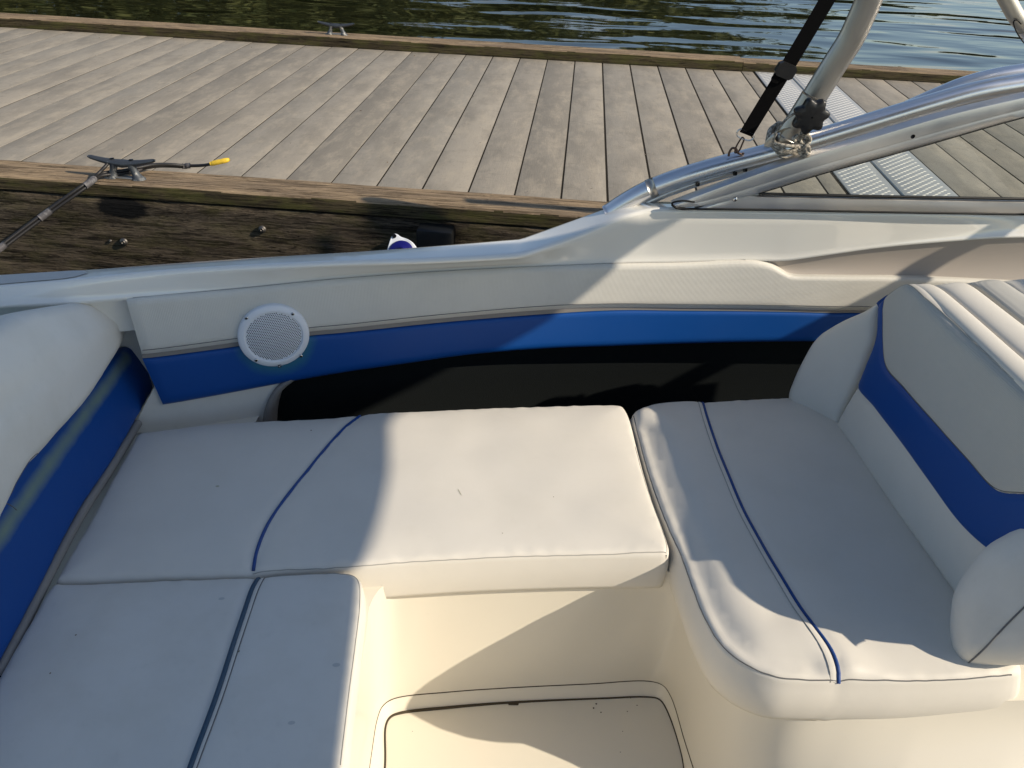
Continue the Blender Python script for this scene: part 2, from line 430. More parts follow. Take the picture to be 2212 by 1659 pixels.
for k in range(230):
    a = rr.uniform(-52, 45); D = rr.uniform(60, 78); H = D * math.tan(math.radians(topel(a))) * rr.uniform(.62, 1.0)
    x = D * math.sin(math.radians(a)); y = D * math.cos(math.radians(a)); rad = min(4.5, .9 + H * .3)
    for c in range(int(5 + H)):
        cz = -1 + H * (c + .7) / (5.5 + H) ; rc = rad * math.sin(math.pi * min(.93, (c + 1.3) / (7 + H))) ; cxx = x + rr.gauss(0, rad * .4); cyy = y + rr.gauss(0, rad * .4)
        for q in range(16):
            d = Vector((rr.gauss(0, 1), rr.gauss(0, 1), rr.gauss(0, .7))); d.normalize(); p = Vector((cxx, cyy, cz)) + d * rc * rr.uniform(.5, 1)
            u_ = Vector((rr.gauss(0, 1), rr.gauss(0, 1), rr.gauss(0, 1))).normalized() * .55; w_ = Vector((rr.gauss(0, 1), rr.gauss(0, 1), rr.gauss(0, 1))).normalized() * .5
            mbk.add([p - u_, p + w_, p + u_, p - w_], [(0, 1, 2, 3)])
wood = mbk.make('woodland', ml.m, smooth=False); tag(wood, 'green wood on the far bank, seen in the water', 'trees', kind='stuff')

# ================================================================== DOCK
DZ = -.957
PB = .1583        # board pitch
dock = thing('dock', (0, 3.65, -1.35), 'weathered grey plank dock with timber edge rails beside the boat', 'dock')
md = Mat('weathered_planks', (.3, .27, .22), .85, spec=.25)
g = md.n('ShaderNodeNewGeometry')
v = md.coords((3.2, 1, 1)); v0 = md.coords()
isl = g.outputs['Random Per Island']
# every board starts its own grain
sep = md.n('ShaderNodeCombineXYZ'); md.l(md.math('MULTIPLY', isl, 37.), sep.inputs[1]); md.l(md.math('MULTIPLY', isl, 11.), sep.inputs[2])
va = md.n('ShaderNodeVectorMath', operation='ADD'); md.l(v, va.inputs[0]); md.l(sep.outputs[0], va.inputs[1])
blot = md.noise(va.outputs[0], 2.6, 5, .62); cross = md.noise(va.outputs[0], 5.5, 6, .7); fine = md.noise(va.outputs[0], 55, 5, .7); fib = md.noise(md.coords((40, 2.0, 1)), 7, 4, .6)
c = md.ramp(isl, [(0, (.225, .202, .166)), (.35, (.315, .280, .228)), (.7, (.265, .242, .203)), (1, (.345, .305, .245))])
c = md.mix(md.f(blot, .42, .62, 0, .62), c, (.20, .180, .148)); c = md.mix(md.f(cross, .48, .66, 0, .5), c, (.40, .345, .265)); c = md.mix(md.f(md.noise(md.coords((1, 1.6, 1)), 14, 6, .75), .54, .68, 0, .40), c, (.17, .155, .128))
c = md.mix(md.f(fine, .58, .75, 0, .55), c, (.14, .125, .10)); c = md.mix(md.f(fib, .55, .75, 0, .22), c, (.42, .38, .31))
spk = md.noise(v0, 120, 2, .5); c = md.mix(md.f(spk, .74, .78, 0, .8), c, (.05, .045, .035))
md.color(c); md.bump(fine, .45, .002); md.bump(fib, .35, .0012)
mb = MB(); rb = random.Random(11)
xs = [-.0253 + PB * k for k in range(-40, 7)]
def seams_to_boards(x0, x1, y0, y1):
    dz = rb.uniform(-.0006, .0006); gp = float(np.interp(x0, [-2.2, -.6, .2], [.0018, .0026, .0037])) * rb.uniform(.8, 1.25)
    mb.box((x0 + gp, y0, DZ - .032), (x1 - gp, y1, DZ + dz), .0007)
for a in xs[:-1]: seams_to_boards(a, a + PB, 2.47, 5.16)
seams_to_boards(.9245, .994, 2.47, 5.16)
x = 1.410
while x < 8: seams_to_boards(x, x + PB, 2.47, 5.16); x += PB
mb.make('decking', md.m, dock, sharp=35)
MB().add([(-6.2, 2.48, DZ - .0009), (8, 2.48, DZ - .0009), (8, 5.15, DZ - .0009), (-6.2, 5.15, DZ - .0009)], [(0, 1, 2, 3)]).make('seam_dirt', m_seam, dock, smooth=False)
# timber with long cracks; used for the rails and the side beam
def timber(name, base, dark, light, moss=0., crack=.5, sx=1.2):
    m = Mat(name, base, .88, spec=.2); g = m.n('ShaderNodeNewGeometry')
    v = m.coords((sx, 26, 26)); v2 = m.coords((2.2, 9, 9)); v3 = m.coords()
    st = m.noise(v, 3.4, 6, .68, .6); st2 = m.noise(m.coords((sx * 2.2, 60, 60)), 3, 4, .6, .3); bl = m.noise(v2, 1.6, 4, .6); fn = m.noise(v3, 45, 5, .7)
    c = m.mix(m.f(bl, .35, .68), base, light); c = m.mix(m.f(st, .50, .60, 0, .9), c, dark); c = m.mix(m.f(st2, .55, .66, 0, .6), c, tuple(x * .7 for x in dark))
    c = m.mix(m.f(fn, .60, .72, 0, .5), c, tuple(x * .55 for x in dark))
    n_ = m.noise(m.coords((sx * .55, 34, 34)), 2.2, 3, .55, .4); cz_ = m.math('ABSOLUTE', m.math('SUBTRACT', n_, .5)); brk = m.noise(m.coords((2.5, 12, 12)), 1.3, 2)
    ck = m.math('MULTIPLY', m.f(cz_, .003, .014, 1, 0), m.f(brk, .42, .55, 0, 1)); c = m.mix(ck, c, tuple(x * .35 for x in dark)); m.ck = ck
    fl = m.noise(m.coords((7, 60, 60)), 3.0, 5, .7); c = m.mix(m.f(fl, .60, .70, 0, .7), c, tuple(min(1, x * 1.7) for x in light))
    if moss:
        ms = m.noise(m.coords((3, 3, 8)), 3.2, 5, .6); c = m.mix(m.f(ms, .45, .62, 0, moss), c, (.085, .082, .022))
    m.last = c; m.color(c); m.bump(st, crack, .012); m.bump(st2, crack, .006); m.bump(fn, .5, .003); m.bump(m.math('SUBTRACT', 1.0, m.ck), 1.0, .006); return m
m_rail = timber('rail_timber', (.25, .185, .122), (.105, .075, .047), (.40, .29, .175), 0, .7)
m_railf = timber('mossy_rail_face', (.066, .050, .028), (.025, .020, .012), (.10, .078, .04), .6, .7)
m_beam = timber('dark_wet_timber', (.075, .058, .040), (.020, .015, .010), (.155, .122, .085), .28, 1.0, 2.0)
# burnt knot on the beam
kc = aty(265, 449, 2.42) + np.array([0, 0, ZO])
gk = m_beam.n('ShaderNodeNewGeometry'); sk = m_beam.n('ShaderNodeVectorMath', operation='SUBTRACT'); m_beam.l(gk.outputs['Position'], sk.inputs[0]); sk.inputs[1].default_value = tuple(kc)
mk_ = m_beam.n('ShaderNodeVectorMath', operation='MULTIPLY'); m_beam.l(sk.outputs[0], mk_.inputs[0]); mk_.inputs[1].default_value = (1 / .091, 0, 1 / .037)
lk = m_beam.n('ShaderNodeVectorMath', operation='LENGTH'); m_beam.l(mk_.outputs[0], lk.inputs[0])
kn = m_beam.math('ADD', lk.outputs['Value'], m_beam.math('MULTIPLY', m_beam.noise(m_beam.coords((1, 1, 2)), 30, 4, .7), .7))
m_beam.color(m_beam.mix(m_beam.f(kn, 1.15, 1.4, 1, 0), m_beam.last, (.006, .006, .006)))
def rail(name, x0, x1, y0, y1, z0, z1, mt, mf, seed, nx=220, amp=.0022):
    """solid board along the dock, its faces weathered by small real undulations"""
    sec = []
    e = .006
    prof = [(y0, z0), (y0, z0 + (z1 - z0) * .5), (y0, z1 - e), (y0 + e * .3, z1 - e * .3), (y0 + e, z1)] + [(y0 + e + (y1 - y0 - 2 * e) * k / 8., z1) for k in range(1, 8)] + [(y1 - e, z1), (y1 - e * .3, z1 - e * .3), (y1, z1 - e), (y1, z0)]
    G = []
    for i in range(nx):
        x = x0 + (x1 - x0) * i / (nx - 1.); row = []
        for j, (y, z) in enumerate(prof):
            n1 = noise.noise(Vector((x * 2.0, y * 60 + seed, z * 60))); n2 = noise.noise(Vector((x * 9, y * 90 + seed, z * 90)))
            dz = amp * (n1 + .6 * n2); dy = amp * noise.noise(Vector((x * 5, seed, z * 40)))
            row.append((x, y + dy * 1.4, z + (dz if j > 2 and j < 14 else 0)))
        G.append(row)
    m = MB().grid(G, cv=True); n = len(prof)
    m.f.append(tuple(range(n))[::-1]); m.f.append(tuple(range((nx - 1) * n, nx * n)))
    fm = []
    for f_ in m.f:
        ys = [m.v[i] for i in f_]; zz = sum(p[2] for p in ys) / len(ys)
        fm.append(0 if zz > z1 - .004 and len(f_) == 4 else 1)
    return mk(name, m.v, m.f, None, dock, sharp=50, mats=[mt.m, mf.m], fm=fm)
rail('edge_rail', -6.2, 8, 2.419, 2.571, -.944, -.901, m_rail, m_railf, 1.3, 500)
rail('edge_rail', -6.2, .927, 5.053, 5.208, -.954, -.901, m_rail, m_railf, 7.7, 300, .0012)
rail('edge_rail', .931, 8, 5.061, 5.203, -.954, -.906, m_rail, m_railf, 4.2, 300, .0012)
# big side beam
G = []
nx = 420
for i in range(nx):
    x = -3.2 + 7.5 * i / (nx - 1.); row = [(x, 2.52, -.9525)]
    for j in range(30):
        z = -.9525 - .42 * j / 29.; e = max(0, .010 - (j * .0145)) 
        n1 = noise.noise(Vector((x * 3, 0, z * 38))); n2 = noise.noise(Vector((x * 14, 3, z * 110)))
        row.append((x, 2.416 + e * .6 + .004 * n1 + .003 * abs(n2), z))
    row.append((x, 2.52, -1.39)); G.append(row)
MB().grid(G, cv=True).make('side_beam', m_beam.m, dock, sharp=70)
MB().box((-3.2, 5.07, -1.4), (8, 5.20, -.960)).make('side_beam', m_beam.m, dock, smooth=False)
MB().box((-6.1, 2.53, -1.37), (7.9, 5.06, -1.03)).make('float', m_hole, dock, smooth=False)
for u, vv, rad in ((268, 522, .0135), (567, 495, .0125), (239, 520, .005)):
    p = aty(u, vv, 2.415); MB().disc(p, (0, -1, .0), rad, .002, 18, dome=rad * .5).make('bolt', metal('dull_bolt', (.16, .15, .14), .5).m, dock)
b0 = aty(906, 480, 2.403); b1 = aty(984, 484, 2.403)
MB().box((b0[0], 2.335, -1.32), (b1[0], 2.411, b0[2]), .012).make('rubber_bumper', m_rubber, dock, sharp=40)
# tread plates: raised lozenges on galvanised sheet
m_plate = metal('galvanised_tread', (.46, .455, .435), .5, scratch=.15)
m_plate.set('Metallic', .45)
def plate(x0, x1, seed):
    m = MB().box((x0, 2.54, DZ - .006), (x1, 5.07, DZ + .004), .0015)
    y = 2.58; r_ = 0
    while y < 5.04:
        x = x0 + .018 + (.0165 if r_ % 2 else 0)
        while x < x1 - .018:
            s_ = 1
            d = np.array([.9, .42 * s_, 0]); d /= np.linalg.norm(d); q = np.array([-d[1], d[0], 0]); c_ = np.array([x, y, DZ + .0041])
            m.add([c_ - d * .0105, c_ - q * .0042, c_ + d * .0105, c_ + q * .0042, c_ + np.array([0, 0, .0026]) - d * .004, c_ + np.array([0, 0, .0026]) + d * .004],
                  [(0, 1, 4), (1, 2, 5, 4), (2, 3, 5), (3, 0, 4, 5)])
            x += .033
        y += .0185; r_ += 1
    return m.make('tread_plate', m_plate.m, dock, sharp=25)
plate(1.004, 1.186, 1); plate(1.206, 1.402, 2)
MB().tube([(1.196, 2.55, DZ + .003), (1.196, 5.05, DZ + .003)], .006, 10).make('hinge_rod', m_plate.m, dock)
# grit, seeds and leaf crumbs on the boards
mb = MB(); rd = random.Random(5)
for k in range(230):
    x = rd.uniform(-3, 4); y = rd.choice([rd.uniform(2.60, 5.01), rd.uniform(4.89, 5.04), rd.uniform(2.60, 5.01)]); s_ = rd.uniform(.0012, .0045)
    if .98 < x < 1.41: continue
    c_ = np.array([x, y, DZ + .0022 + s_ * .4]); mb.add([c_ + s_ * np.array([rd.gauss(0, .8), rd.gauss(0, .8), rd.uniform(-.4, .6)]) for _ in range(4)], [(0, 1, 2), (0, 2, 3), (0, 3, 1), (1, 3, 2)])
mcr = Mat('crumbs', (.12, .09, .06), .9); mcr.color(mcr.ramp(mcr.n('ShaderNodeNewGeometry').outputs['Random Per Island'], [(0, (.05, .035, .02)), (.6, (.16, .12, .08)), (.85, (.45, .42, .36)), (1, (.6, .58, .52))]))
tag(mb.make('leaf_litter', mcr.m, smooth=False), 'bits of grit and leaf crumbs scattered on the planks', 'debris', kind='stuff')

# ---- cleats
def cleat(loc, label):
    t = thing('mooring_cleat', loc, label, 'cleat', 'grey mooring cleats on the dock rails'); L0 = np.array(loc)
    xs_ = np.linspace(-.109, .109, 25); P = []; Rr = []
    for x in xs_:
        a = abs(x) / .109; P.append(L0 + np.array([x, 0, .048 + .017 * a ** 1.6])); Rr.append(.0158 - .0088 * a ** .8 if a < .97 else .0042)
    m = MB().tube(P, Rr, 14, flatN=(0, 0, 1), flat=.85)
    m.make('horn', m_galv.m, t)
    for s_ in (-1, 1):
        G = []
        for z, rx, ry, xx in ((.000, .023, .019, .044), (.004, .021, .018, .044), (.010, .015, .014, .041), (.021, .0115, .0115, .036), (.034, .0115, .0115, .031), (.047, .015, .013, .027)):
            G.append([L0 + np.array([s_ * xx + rx * math.cos(q), ry * math.sin(q), z]) for q in np.linspace(0, 2 * math.pi, 18, endpoint=False)])
        MB().grid(G, cv=True).make('leg', m_legs.m, t)
        c_ = L0 + np.array([s_ * .031, 0, .048 + .0022 + .0118])
        h = MB().disc(c_, (0, 0, 1), .0068, .0008, 16).make('screw_hole', m_hole, t); MB().disc(c_ + np.array([.0012 * s_, .001, .0006]), (0, 0, 1), .0038, .0006, 12).make('screw', m_steel, h)
    MB().box(L0 + np.array([-.045, -.012, 0]), L0 + np.array([.045, .012, .006]), .002).make('base', m_worn.m, t)
    return t
cleat((-1.409, 2.4725, -.9005), 'dark grey two-horned cleat on the near rail with a black line wound on it')
cleat((-1.437, 5.133, -.9005), 'grey cleat alone on the far rail at the water')
# ---- mooring line on the near cleat
rope = thing('mooring_line', (-1.43, 2.44, -.9005), 'doubled black line bound with grey tape and yellow end, wound round the near cleat', 'rope')
def pz(u, v_, z): return atz(u, v_, z)
rt = []
main = [aty(-60, 580, 2.0747), aty(0, 535, 2.1500), aty(96, 463, 2.2575), aty(190, 396, 2.3542)]
tail = [pz(222, 374, -0.8836), pz(262, 369, -0.8815), pz(300, 362, -0.8772), pz(330, 356, -0.8793), pz(365, 355, -0.8976), pz(405, 358, -0.9137), pz(440, 357, -0.9084), pz(462, 353, -0.8976)]
P = spline([p + np.array([0, 0, .004]) for p in main] + tail, step=.006)
P2 = spline([p - np.array([-.003, 0, .005]) for p in main] + [pz(218, 380, -0.8858), pz(262, 375, -0.8901), pz(302, 366, -0.8879), pz(332, 360, -0.8901), pz(368, 359, -0.9094), pz(405, 361, -0.9213)], step=.006)
P3 = spline([aty(190, 393, 2.3650), pz(212, 375, -0.8761), pz(227, 360, -0.8600), pz(234, 352, -0.8525)], step=.006)
for q in (P, P2, P3): MB().tube(q, .0052, 10).make('strand', m_rope.m, rope)
def sleeve(i, n=8, r=.0098):
    q = [(P[k] * .5 + P2[min(k, len(P2) - 1)] * .5) if k < len(P2) else P[k] for k in range(i, min(i + n, len(P)))]
    MB().tube(q, r, 14).make('tape_sleeve', m_sleeve.m, rope)
def near(px_): 
    t_ = np.array(px_); best = min(range(len(P)), key=lambda k: abs(proj(P[k])[0] - t_[0]) + abs(proj(P[k])[1] - t_[1])); return best
def proj(p):
    c_ = R3.T @ np.array(p); return (CX + FPX * c_[0] / -c_[2], CY - FPX * c_[1] / -c_[2])
for q_, n_, r_ in (((2, 536), 8, .0105), ((98, 461), 8, .0105), ((196, 392), 9, .0105), ((296, 363), 6, .0095), ((402, 357), 6, .009)): sleeve(max(0, near(q_) - n_ // 2), n_, r_)
ye = spline([pz(455, 354, -0.8998), pz(472, 350, -0.8922), pz(490, 346, -0.8858), pz(496, 344, -0.8836)], step=.004)
MB().tube(ye, [.0068, .0085, .0084, .0088, .0084, .0088, .008, .005], 14).make('yellow_end', m_yellow.m, rope)

# ---- fender between boat and dock
fc = aty(866, 528, 2.12); fen = thing('fender', (fc[0], fc[1] + .01, -1.45), 'white fender with a navy cap and a corner eyelet, hung between boat and dock', 'fender')
nrm = np.array([0, -.75, .66]); Ff = Frame(fc, (1, 0, 0), (0, .66, .75))
ol = [Ff.px(u, v_) for u, v_ in ((832, 560), (836, 540), (845, 512), (850, 505), (857, 505), (866, 511), (880, 516), (892, 524), (902, 540), (900, 570), (866, 590))]
cushion('flange', Ff, ol, m_white.m, fen, h=.006, r=.002, dome=0, nz_=0, step=.004, bulge=0)
MB().disc(Ff.p3(851.5, 510, .001), Ff.N, .0062, .001, 14).make('eyelet', m_hole, fen)
cx_ = Ff.p3(866, 546, .001); MB().disc(cx_, Ff.N, .0355, .001, 40, dome=.006).make('cap', m_navy, fen)
MB().tube([(fc[0], fc[1] + .05, -.99), (fc[0], fc[1] + .05, -1.02), (fc[0], fc[1] + .05, -1.40), (fc[0], fc[1] + .05, -1.44)], [.03, .045, .05, .03], 24).make('body', m_white.m, fen)

# ================================================================== BOAT
boat = thing('motor_boat', (.3, 1.2, -1.5), 'white open cockpit motor boat with blue and off-white upholstery moored at the dock', 'boat')
XG = np.linspace(-1.9, 2.4, 260)
def railxz(pts):
    P_ = spline(np.array(pts), n=200); o = np.argsort(P_[:, 0]); P_ = P_[o]
    y = np.interp(XG, P_[:, 0], P_[:, 1]); z = np.interp(XG, P_[:, 0], P_[:, 2])
    # continue past the ends with the end slope
    k = (P_[12, 1] - P_[0, 1]) / (P_[12, 0] - P_[0, 0]); y = np.where(XG < P_[0, 0], P_[0, 1] + k * (XG - P_[0, 0]), y)
    k = (P_[-1, 1] - P_[-12, 1]) / (P_[-1, 0] - P_[-12, 0]); y = np.where(XG > P_[-1, 0], P_[-1, 1] + k * (XG - P_[-1, 0]), y)
    return np.stack([XG, y, z], 1)
outer = railxz([atz(u, v_, -.856) for u, v_ in ((0, 593), (200, 581), (400, 566), (600, 553), (800, 541), (1000, 526), (1090, 518.5), (1126, 515.5))] + [atz(1130, 514.5, -.855), atz(1136, 512, -.853), atz(1180, 496, -.842), atz(1250, 471, -.810), atz(1325, 444, -.770), atz(1340, 439.5, -.762), atz(1348, 438, -.760), np.array([.30, 2.195, -.756]), np.array([.7, 2.25, -.756]), np.array([1.25, 2.335, -.756]), np.array([2.3, 2.47, -.756])])
crease = railxz([atz(u, v_, -.852) for u, v_ in ((0, 620), (187, 603), (367, 585), (737, 566), (937, 560), (1090, 552))] + [atz(1130, 548, -.850), atz(1180, 532, -.842), atz(1260, 503, -.812), atz(1345, 468, -.768), atz(1405, 452, -.753), atz(1450, 451, -.75), atz(1800, 457, -.75), atz(2212, 461, -.75), np.array([2.3, 2.40, -.75])])
seam = railxz([onw(u, v_, -.004) for u, v_ in ((-200, 690), (0, 662), (140, 655), (287, 643), (500, 624), (737, 600), (1000, 583), (1310, 568), (1474, 564), (1625, 561), (1690, 562), (1774, 551), (1905, 533), (2075, 518), (2212, 511))] + [np.array([2.3, W(2.3), -.82])])
tail_ = lambda x: .05 * float(np.clip((x - .35) / .25, 0, 1))
G = []
for i in range(len(XG)):
    o, c_, s_ = outer[i], crease[i], seam[i]
    inn = (c_ - s_)
    mix_ = lambda t: o * (1 - t) + c_ * t
    sec = [o + [0, .066, -.55], o + [0, .066, -.16], o + [0, .020, -.040], o + [0, .010, -.018], o + [0, .0075, -.009], o + [0, .002, -.002], o + [0, -.006, .001], mix_(.12) + [0, 0, .0012], mix_(.5) + [0, 0, .0014], mix_(.84) + [0, 0, .0012],
           c_ + [0, .007, .0008], c_ + [0, .002, -.0006], c_ + [0, -.001, -.004], c_ + [0, -.003, -.009], c_ * .72 + s_ * .28 + [0, -.001, -.002], c_ * .4 + s_ * .6 + [0, .002, -.002], c_ * .15 + s_ * .85 + [0, .004, .0], s_ + [0, .003, .003], s_ + [0, .0, -.003], s_ + [0, .012 + tail_(XG[i]), -.012], s_ + [0, .03 + 1.5 * tail_(XG[i]), -.10]]
    G.append(sec)
MB().grid(G).make('hull_deck', m_gel.m, boat)
# non-slip patch on the side deck
def deckp(i, t, dz=.0): return outer[i] * (1 - t) + crease[i] * t + [0, 0, .0022 + dz]
xi = lambda x: int(np.argmin(abs(XG - x)))
m_grip = gel('non_slip_gelcoat', (.64, .64, .62), .4, .1); vg = m_grip.n('ShaderNodeTexWave'); vg.inputs['Scale'].default_value = 55; m_grip.l(m_grip.coords(rot=(0, 0, .9)), vg.inputs['Vector']); m_grip.bump(vg.outputs['Fac'], 1, .003)
G = []
for i in range(xi(-1.9), xi(-1.10) + 1):
    e = min(1, (XG[xi(-1.10)] - XG[i]) / .05); e = math.sqrt(max(0, 1 - (1 - e) ** 2)) * .5
    G.append([deckp(i, .5 + (k - .5) * 2 * .36 * e / .5, .001) for k in np.linspace(0, 1, 7)])
MB().grid(G).make('non_slip_pad', m_grip.m, boat)

# upholstered side bolster
topb = [(272, 646), (287, 643), (500, 624), (737, 601), (1000, 583), (1310, 569), (1474, 566), (1610, 561), (1640, 563), (1668, 571), (1688, 583), (1705, 592), (1780, 595), (1975, 597), (2212, 608), (2330, 616)]
botb = [(307, 766), (330, 764), (520, 739), (670, 717), (737, 711), (970, 687), (1197, 669), (1330, 665), (1474, 666), (1600, 667), (1720, 669), (1790, 671), (1865, 671), (1975, 680), (2212, 690), (2330, 695)]
def puff(t, e=.12):
    return lambda u, v_: t * (min(1, v_ / e) ** .5) * (min(1, (1 - v_) / e) ** .5) * min(1, u / .012 + .25) ** .5 + .002
bol = wallpatch('side_bolster', topb, botb, m_woven.m, boat, nu=260, nv=16, off=puff(.016, .10))
st = spline(botb, n=200); MB().tube([onw(p[0], p[1] - 9, -.0185) for p in st], .0009, 6).make('stitching', m_thread, bol)
st = spline(topb[1:8], n=200); MB().tube([onw(p[0], p[1] + 1, -.004) for p in st], .0016, 6).make('edge_welt', m_welt.m, bol)
# grey welt and blue strip
bt2 = [(u, v_ + 5 + (3 if u < 1200 else 0)) for u, v_ in botb]
wallpatch('grey_welt', [(u, v_ - 1) for u, v_ in botb], bt2, m_welt.m, boat, nu=200, nv=6, off=lambda u, v_: .006)
topu = bt2
botu = [(352, 874), (390, 868), (500, 848), (600, 829), (737, 805), (870, 786), (1004, 767), (1170, 753), (1330, 747), (1474, 742), (1600, 739), (1751, 737), (1975, 736), (2212, 737), (2330, 738)]
hc = onw(600, 745, -.01)
bh = vinyl('blue_vinyl_with_faded_ring', (.004, .062, .265), .36, .2, .0)
dl_ = dist_line(bh, onw(594, 722, -.01), onw(596, 738, -.01))
dn = bh.math('ADD', dl_, bh.math('MULTIPLY', bh.noise(bh.coords(), 25, 3), .02))
bh.color(bh.mix(bh.f(dn, .090, .116, .7, 0), (.004, .062, .265), (.035, .17, .22)))
ub = wallpatch('blue_trim', topu, botu, bh.m, boat, nu=220, nv=12, off=puff(.010, .06))
# dark pocket behind, light lower panel and its grey arched edge
G = []
for x in np.linspace(-.80, 1.9, 60):
    G.append([(x, W(x) + .062, -1.02), (x, W(x) + .062, -1.30), (x, W(x) + .062, -1.50), (x, W(x) + .04, -1.54), (x, W(x) - .45, -1.50), (x, W(x) - .50, -1.46), (x, W(x) - .50, -1.33)])
MB().grid(G).make('carpeted_pocket', m_black.m, boat)
lp_t = [(225, 800), (330, 820), (450, 815), (560, 800), (640, 790)]
arc = spline([(640, 800), (618, 820), (600, 834), (585, 852), (575, 875), (569, 900), (566, 935)], n=30)
F_low = None
G = []
for i in range(30):
    a = arc[i]; row = []
    uL = float(np.interp(a[1], [800, 836, 900, 935], [334, 333, 300, 286]))
    for k in np.linspace(0, 1, 10):
        u = uL + (a[0] - uL) * k; vv = a[1]
        row.append(onw(u, vv, .006))
    row.append(row[-1] + np.array([.002, .07, 0])); G.append(row)
MB().grid(G).make('lower_side_panel', m_vinyl2.m, boat, sharp=50)
G = []
for i in range(30):
    a = arc[i]; p = onw(a[0], a[1], .0); q = onw(a[0] + 17, a[1] + 2, .0)
    G.append([p + [0, .05, 0], p + [0, -.004, 0], p * .5 + q * .5 + [0, -.009, 0], q + [0, -.004, 0], q + [0, .06, 0]])
MB().grid(G).make('pocket_edge_trim', m_welt.m, boat)
# taupe recess at the right
def tanoff(u, v_): return -.012 * math.sin(math.pi * min(1, v_ * 1.0)) - .003
wallpatch('side_recess', [(1655, 563.5), (1700, 559), (1774, 550), (1905, 532), (2075, 517), (2212, 510), (2330, 505)], [(1680, 585), (1705, 594), (1780, 597), (1905, 598), (2075, 602), (2212, 609), (2330, 617)], m_tan.m, boat, nu=90, nv=12, off=tanoff, back=.004)

# loudspeaker
sc_ = onw(592, 727, -.030)
sN = np.array([.20, -1, .10]); sN = np.array([W(sc_[0] + .05) - W(sc_[0] - .05), -.1, .012]); sN /= np.linalg.norm(sN)
Fs = Frame(sc_, np.cross([0, 0, 1.], sN) * 1.0, np.array([0, 0, 1.]))
if Fs.N.dot(sN) < 0: Fs = Frame(sc_, -Fs.U, Fs.V)
spk = bpy.data.objects.new('loudspeaker', None); COL.objects.link(spk); spk.parent = boat
RS = .0885
def ring(r, n_, N=64): return [Fs.pt(r * math.cos(a), r * math.sin(a), n_) for a in np.linspace(0, 2 * math.pi, N, endpoint=False)]
MB().grid([ring(RS, -.024), ring(RS, -.004), ring(RS * .99, 0), ring(RS * .965, .002), ring(RS * .83, .0045), ring(RS * .805, .0042), ring(RS * .79, .001), ring(RS * .78, -.003)], cv=True).make('bezel', m_white.m, spk)
gr = RS * .80; m = MB().grid([ring(gr * k, .0005 + .006 * (1 - k * k)) for k in np.linspace(1, .02, 12)], cv=True); m.make('grille', m_white.m, spk)
m = MB(); pit = .00505
for i in range(-20, 21):
    for j in range(-22, 23):
        a = (i + (.5 if j % 2 else 0)) * pit; b = j * pit * .866; rr_ = math.hypot(a, b)
        if rr_ < gr * .945:
            z_ = .0005 + .006 * (1 - (rr_ / gr) ** 2) + .00025; cc = Fs.pt(a, b, z_)
            b_ = len(m.v); m.v += [tuple(cc + .00168 * (math.cos(q) * Fs.U + math.sin(q) * Fs.V)) for q in np.linspace(0, 2 * math.pi, 7)[:-1]]; m.f.append(tuple(range(b_, b_ + 6)))
m.make('perforation', m_hole, spk, smooth=False)
for u, v_ in ((532, 687), (632, 678), (650, 769), (553, 778)):
    c_ = Fs.p3(u, v_, .0035); MB().disc(c_, Fs.N, .0047, .0008, 16, dome=.0012).make('screw', m_steel, spk); MB().tube([c_ + Fs.N * .0018 + .0026 * (math.cos(q) * Fs.U + math.sin(q) * Fs.V) for q in np.linspace(0, 6.28, 13)[:-1]], .0006, 5, closed=True).make('screw_recess', m_hole, spk)
c_ = Fs.p3(604, 791, .0042)
MB().add([c_ + a * .0042 * Fs.U + b * .0042 * Fs.V for a, b in ((-1, -1), (1, -1), (1, 1), (-1, 1))], [(0, 1, 2, 3)]).make('badge', m_badge, spk, smooth=False)
MB().add([c_ + Fs.N * .0004 + a * .0042 * Fs.U + b * .0042 * Fs.V for a, b in ((-.62, .1), (0, -.62), (.75, .75), (.45, .8), (0, -.1), (-.4, .4))], [(0, 1, 2, 3, 4, 5)]).make('badge_mark', m_white.m, spk, smooth=False)

# ---- cockpit liner: seat bases, walls, floor
ztop, zw, zf = -1.30, -1.655, -1.69
path = [(-.24, .1), (-.265, .45), (-.295, .8), (-.330, 1.10), (-.338, 1.185), (-.318, 1.235), (-.25, 1.262), (-.06, 1.298), (.13, 1.328), (.255, 1.348), (.315, 1.335), (.338, 1.27), (.362, 1.185), (.392, 1.115), (.432, 1.072), (.498, 1.046), (.60, 1.048), (.75, 1.066), (.95, 1.093), (1.3, 1.14), (2.0, 1.23)]
rimo = [(-.235, .1), (-.262, .45), (-.300, .8), (-.332, 1.08), (-.338, 1.166), (-.333, 1.197), (-.312, 1.219), (-.187, 1.252), (-.042, 1.281), (.141, 1.313), (.285, 1.338), (.318, 1.330), (.335, 1.300), (.357, 1.184), (.375, 1.09), (.392, .98), (.41, .8), (.45, .5), (.5, .3), (.55, .2), (.6, .1)]
A = spline(np.array(path), n=240); B = spline(np.array(rimo), n=240)
def along(P_, x):  # arc parameter matching by nearest corner index keeps the corners together
    return P_
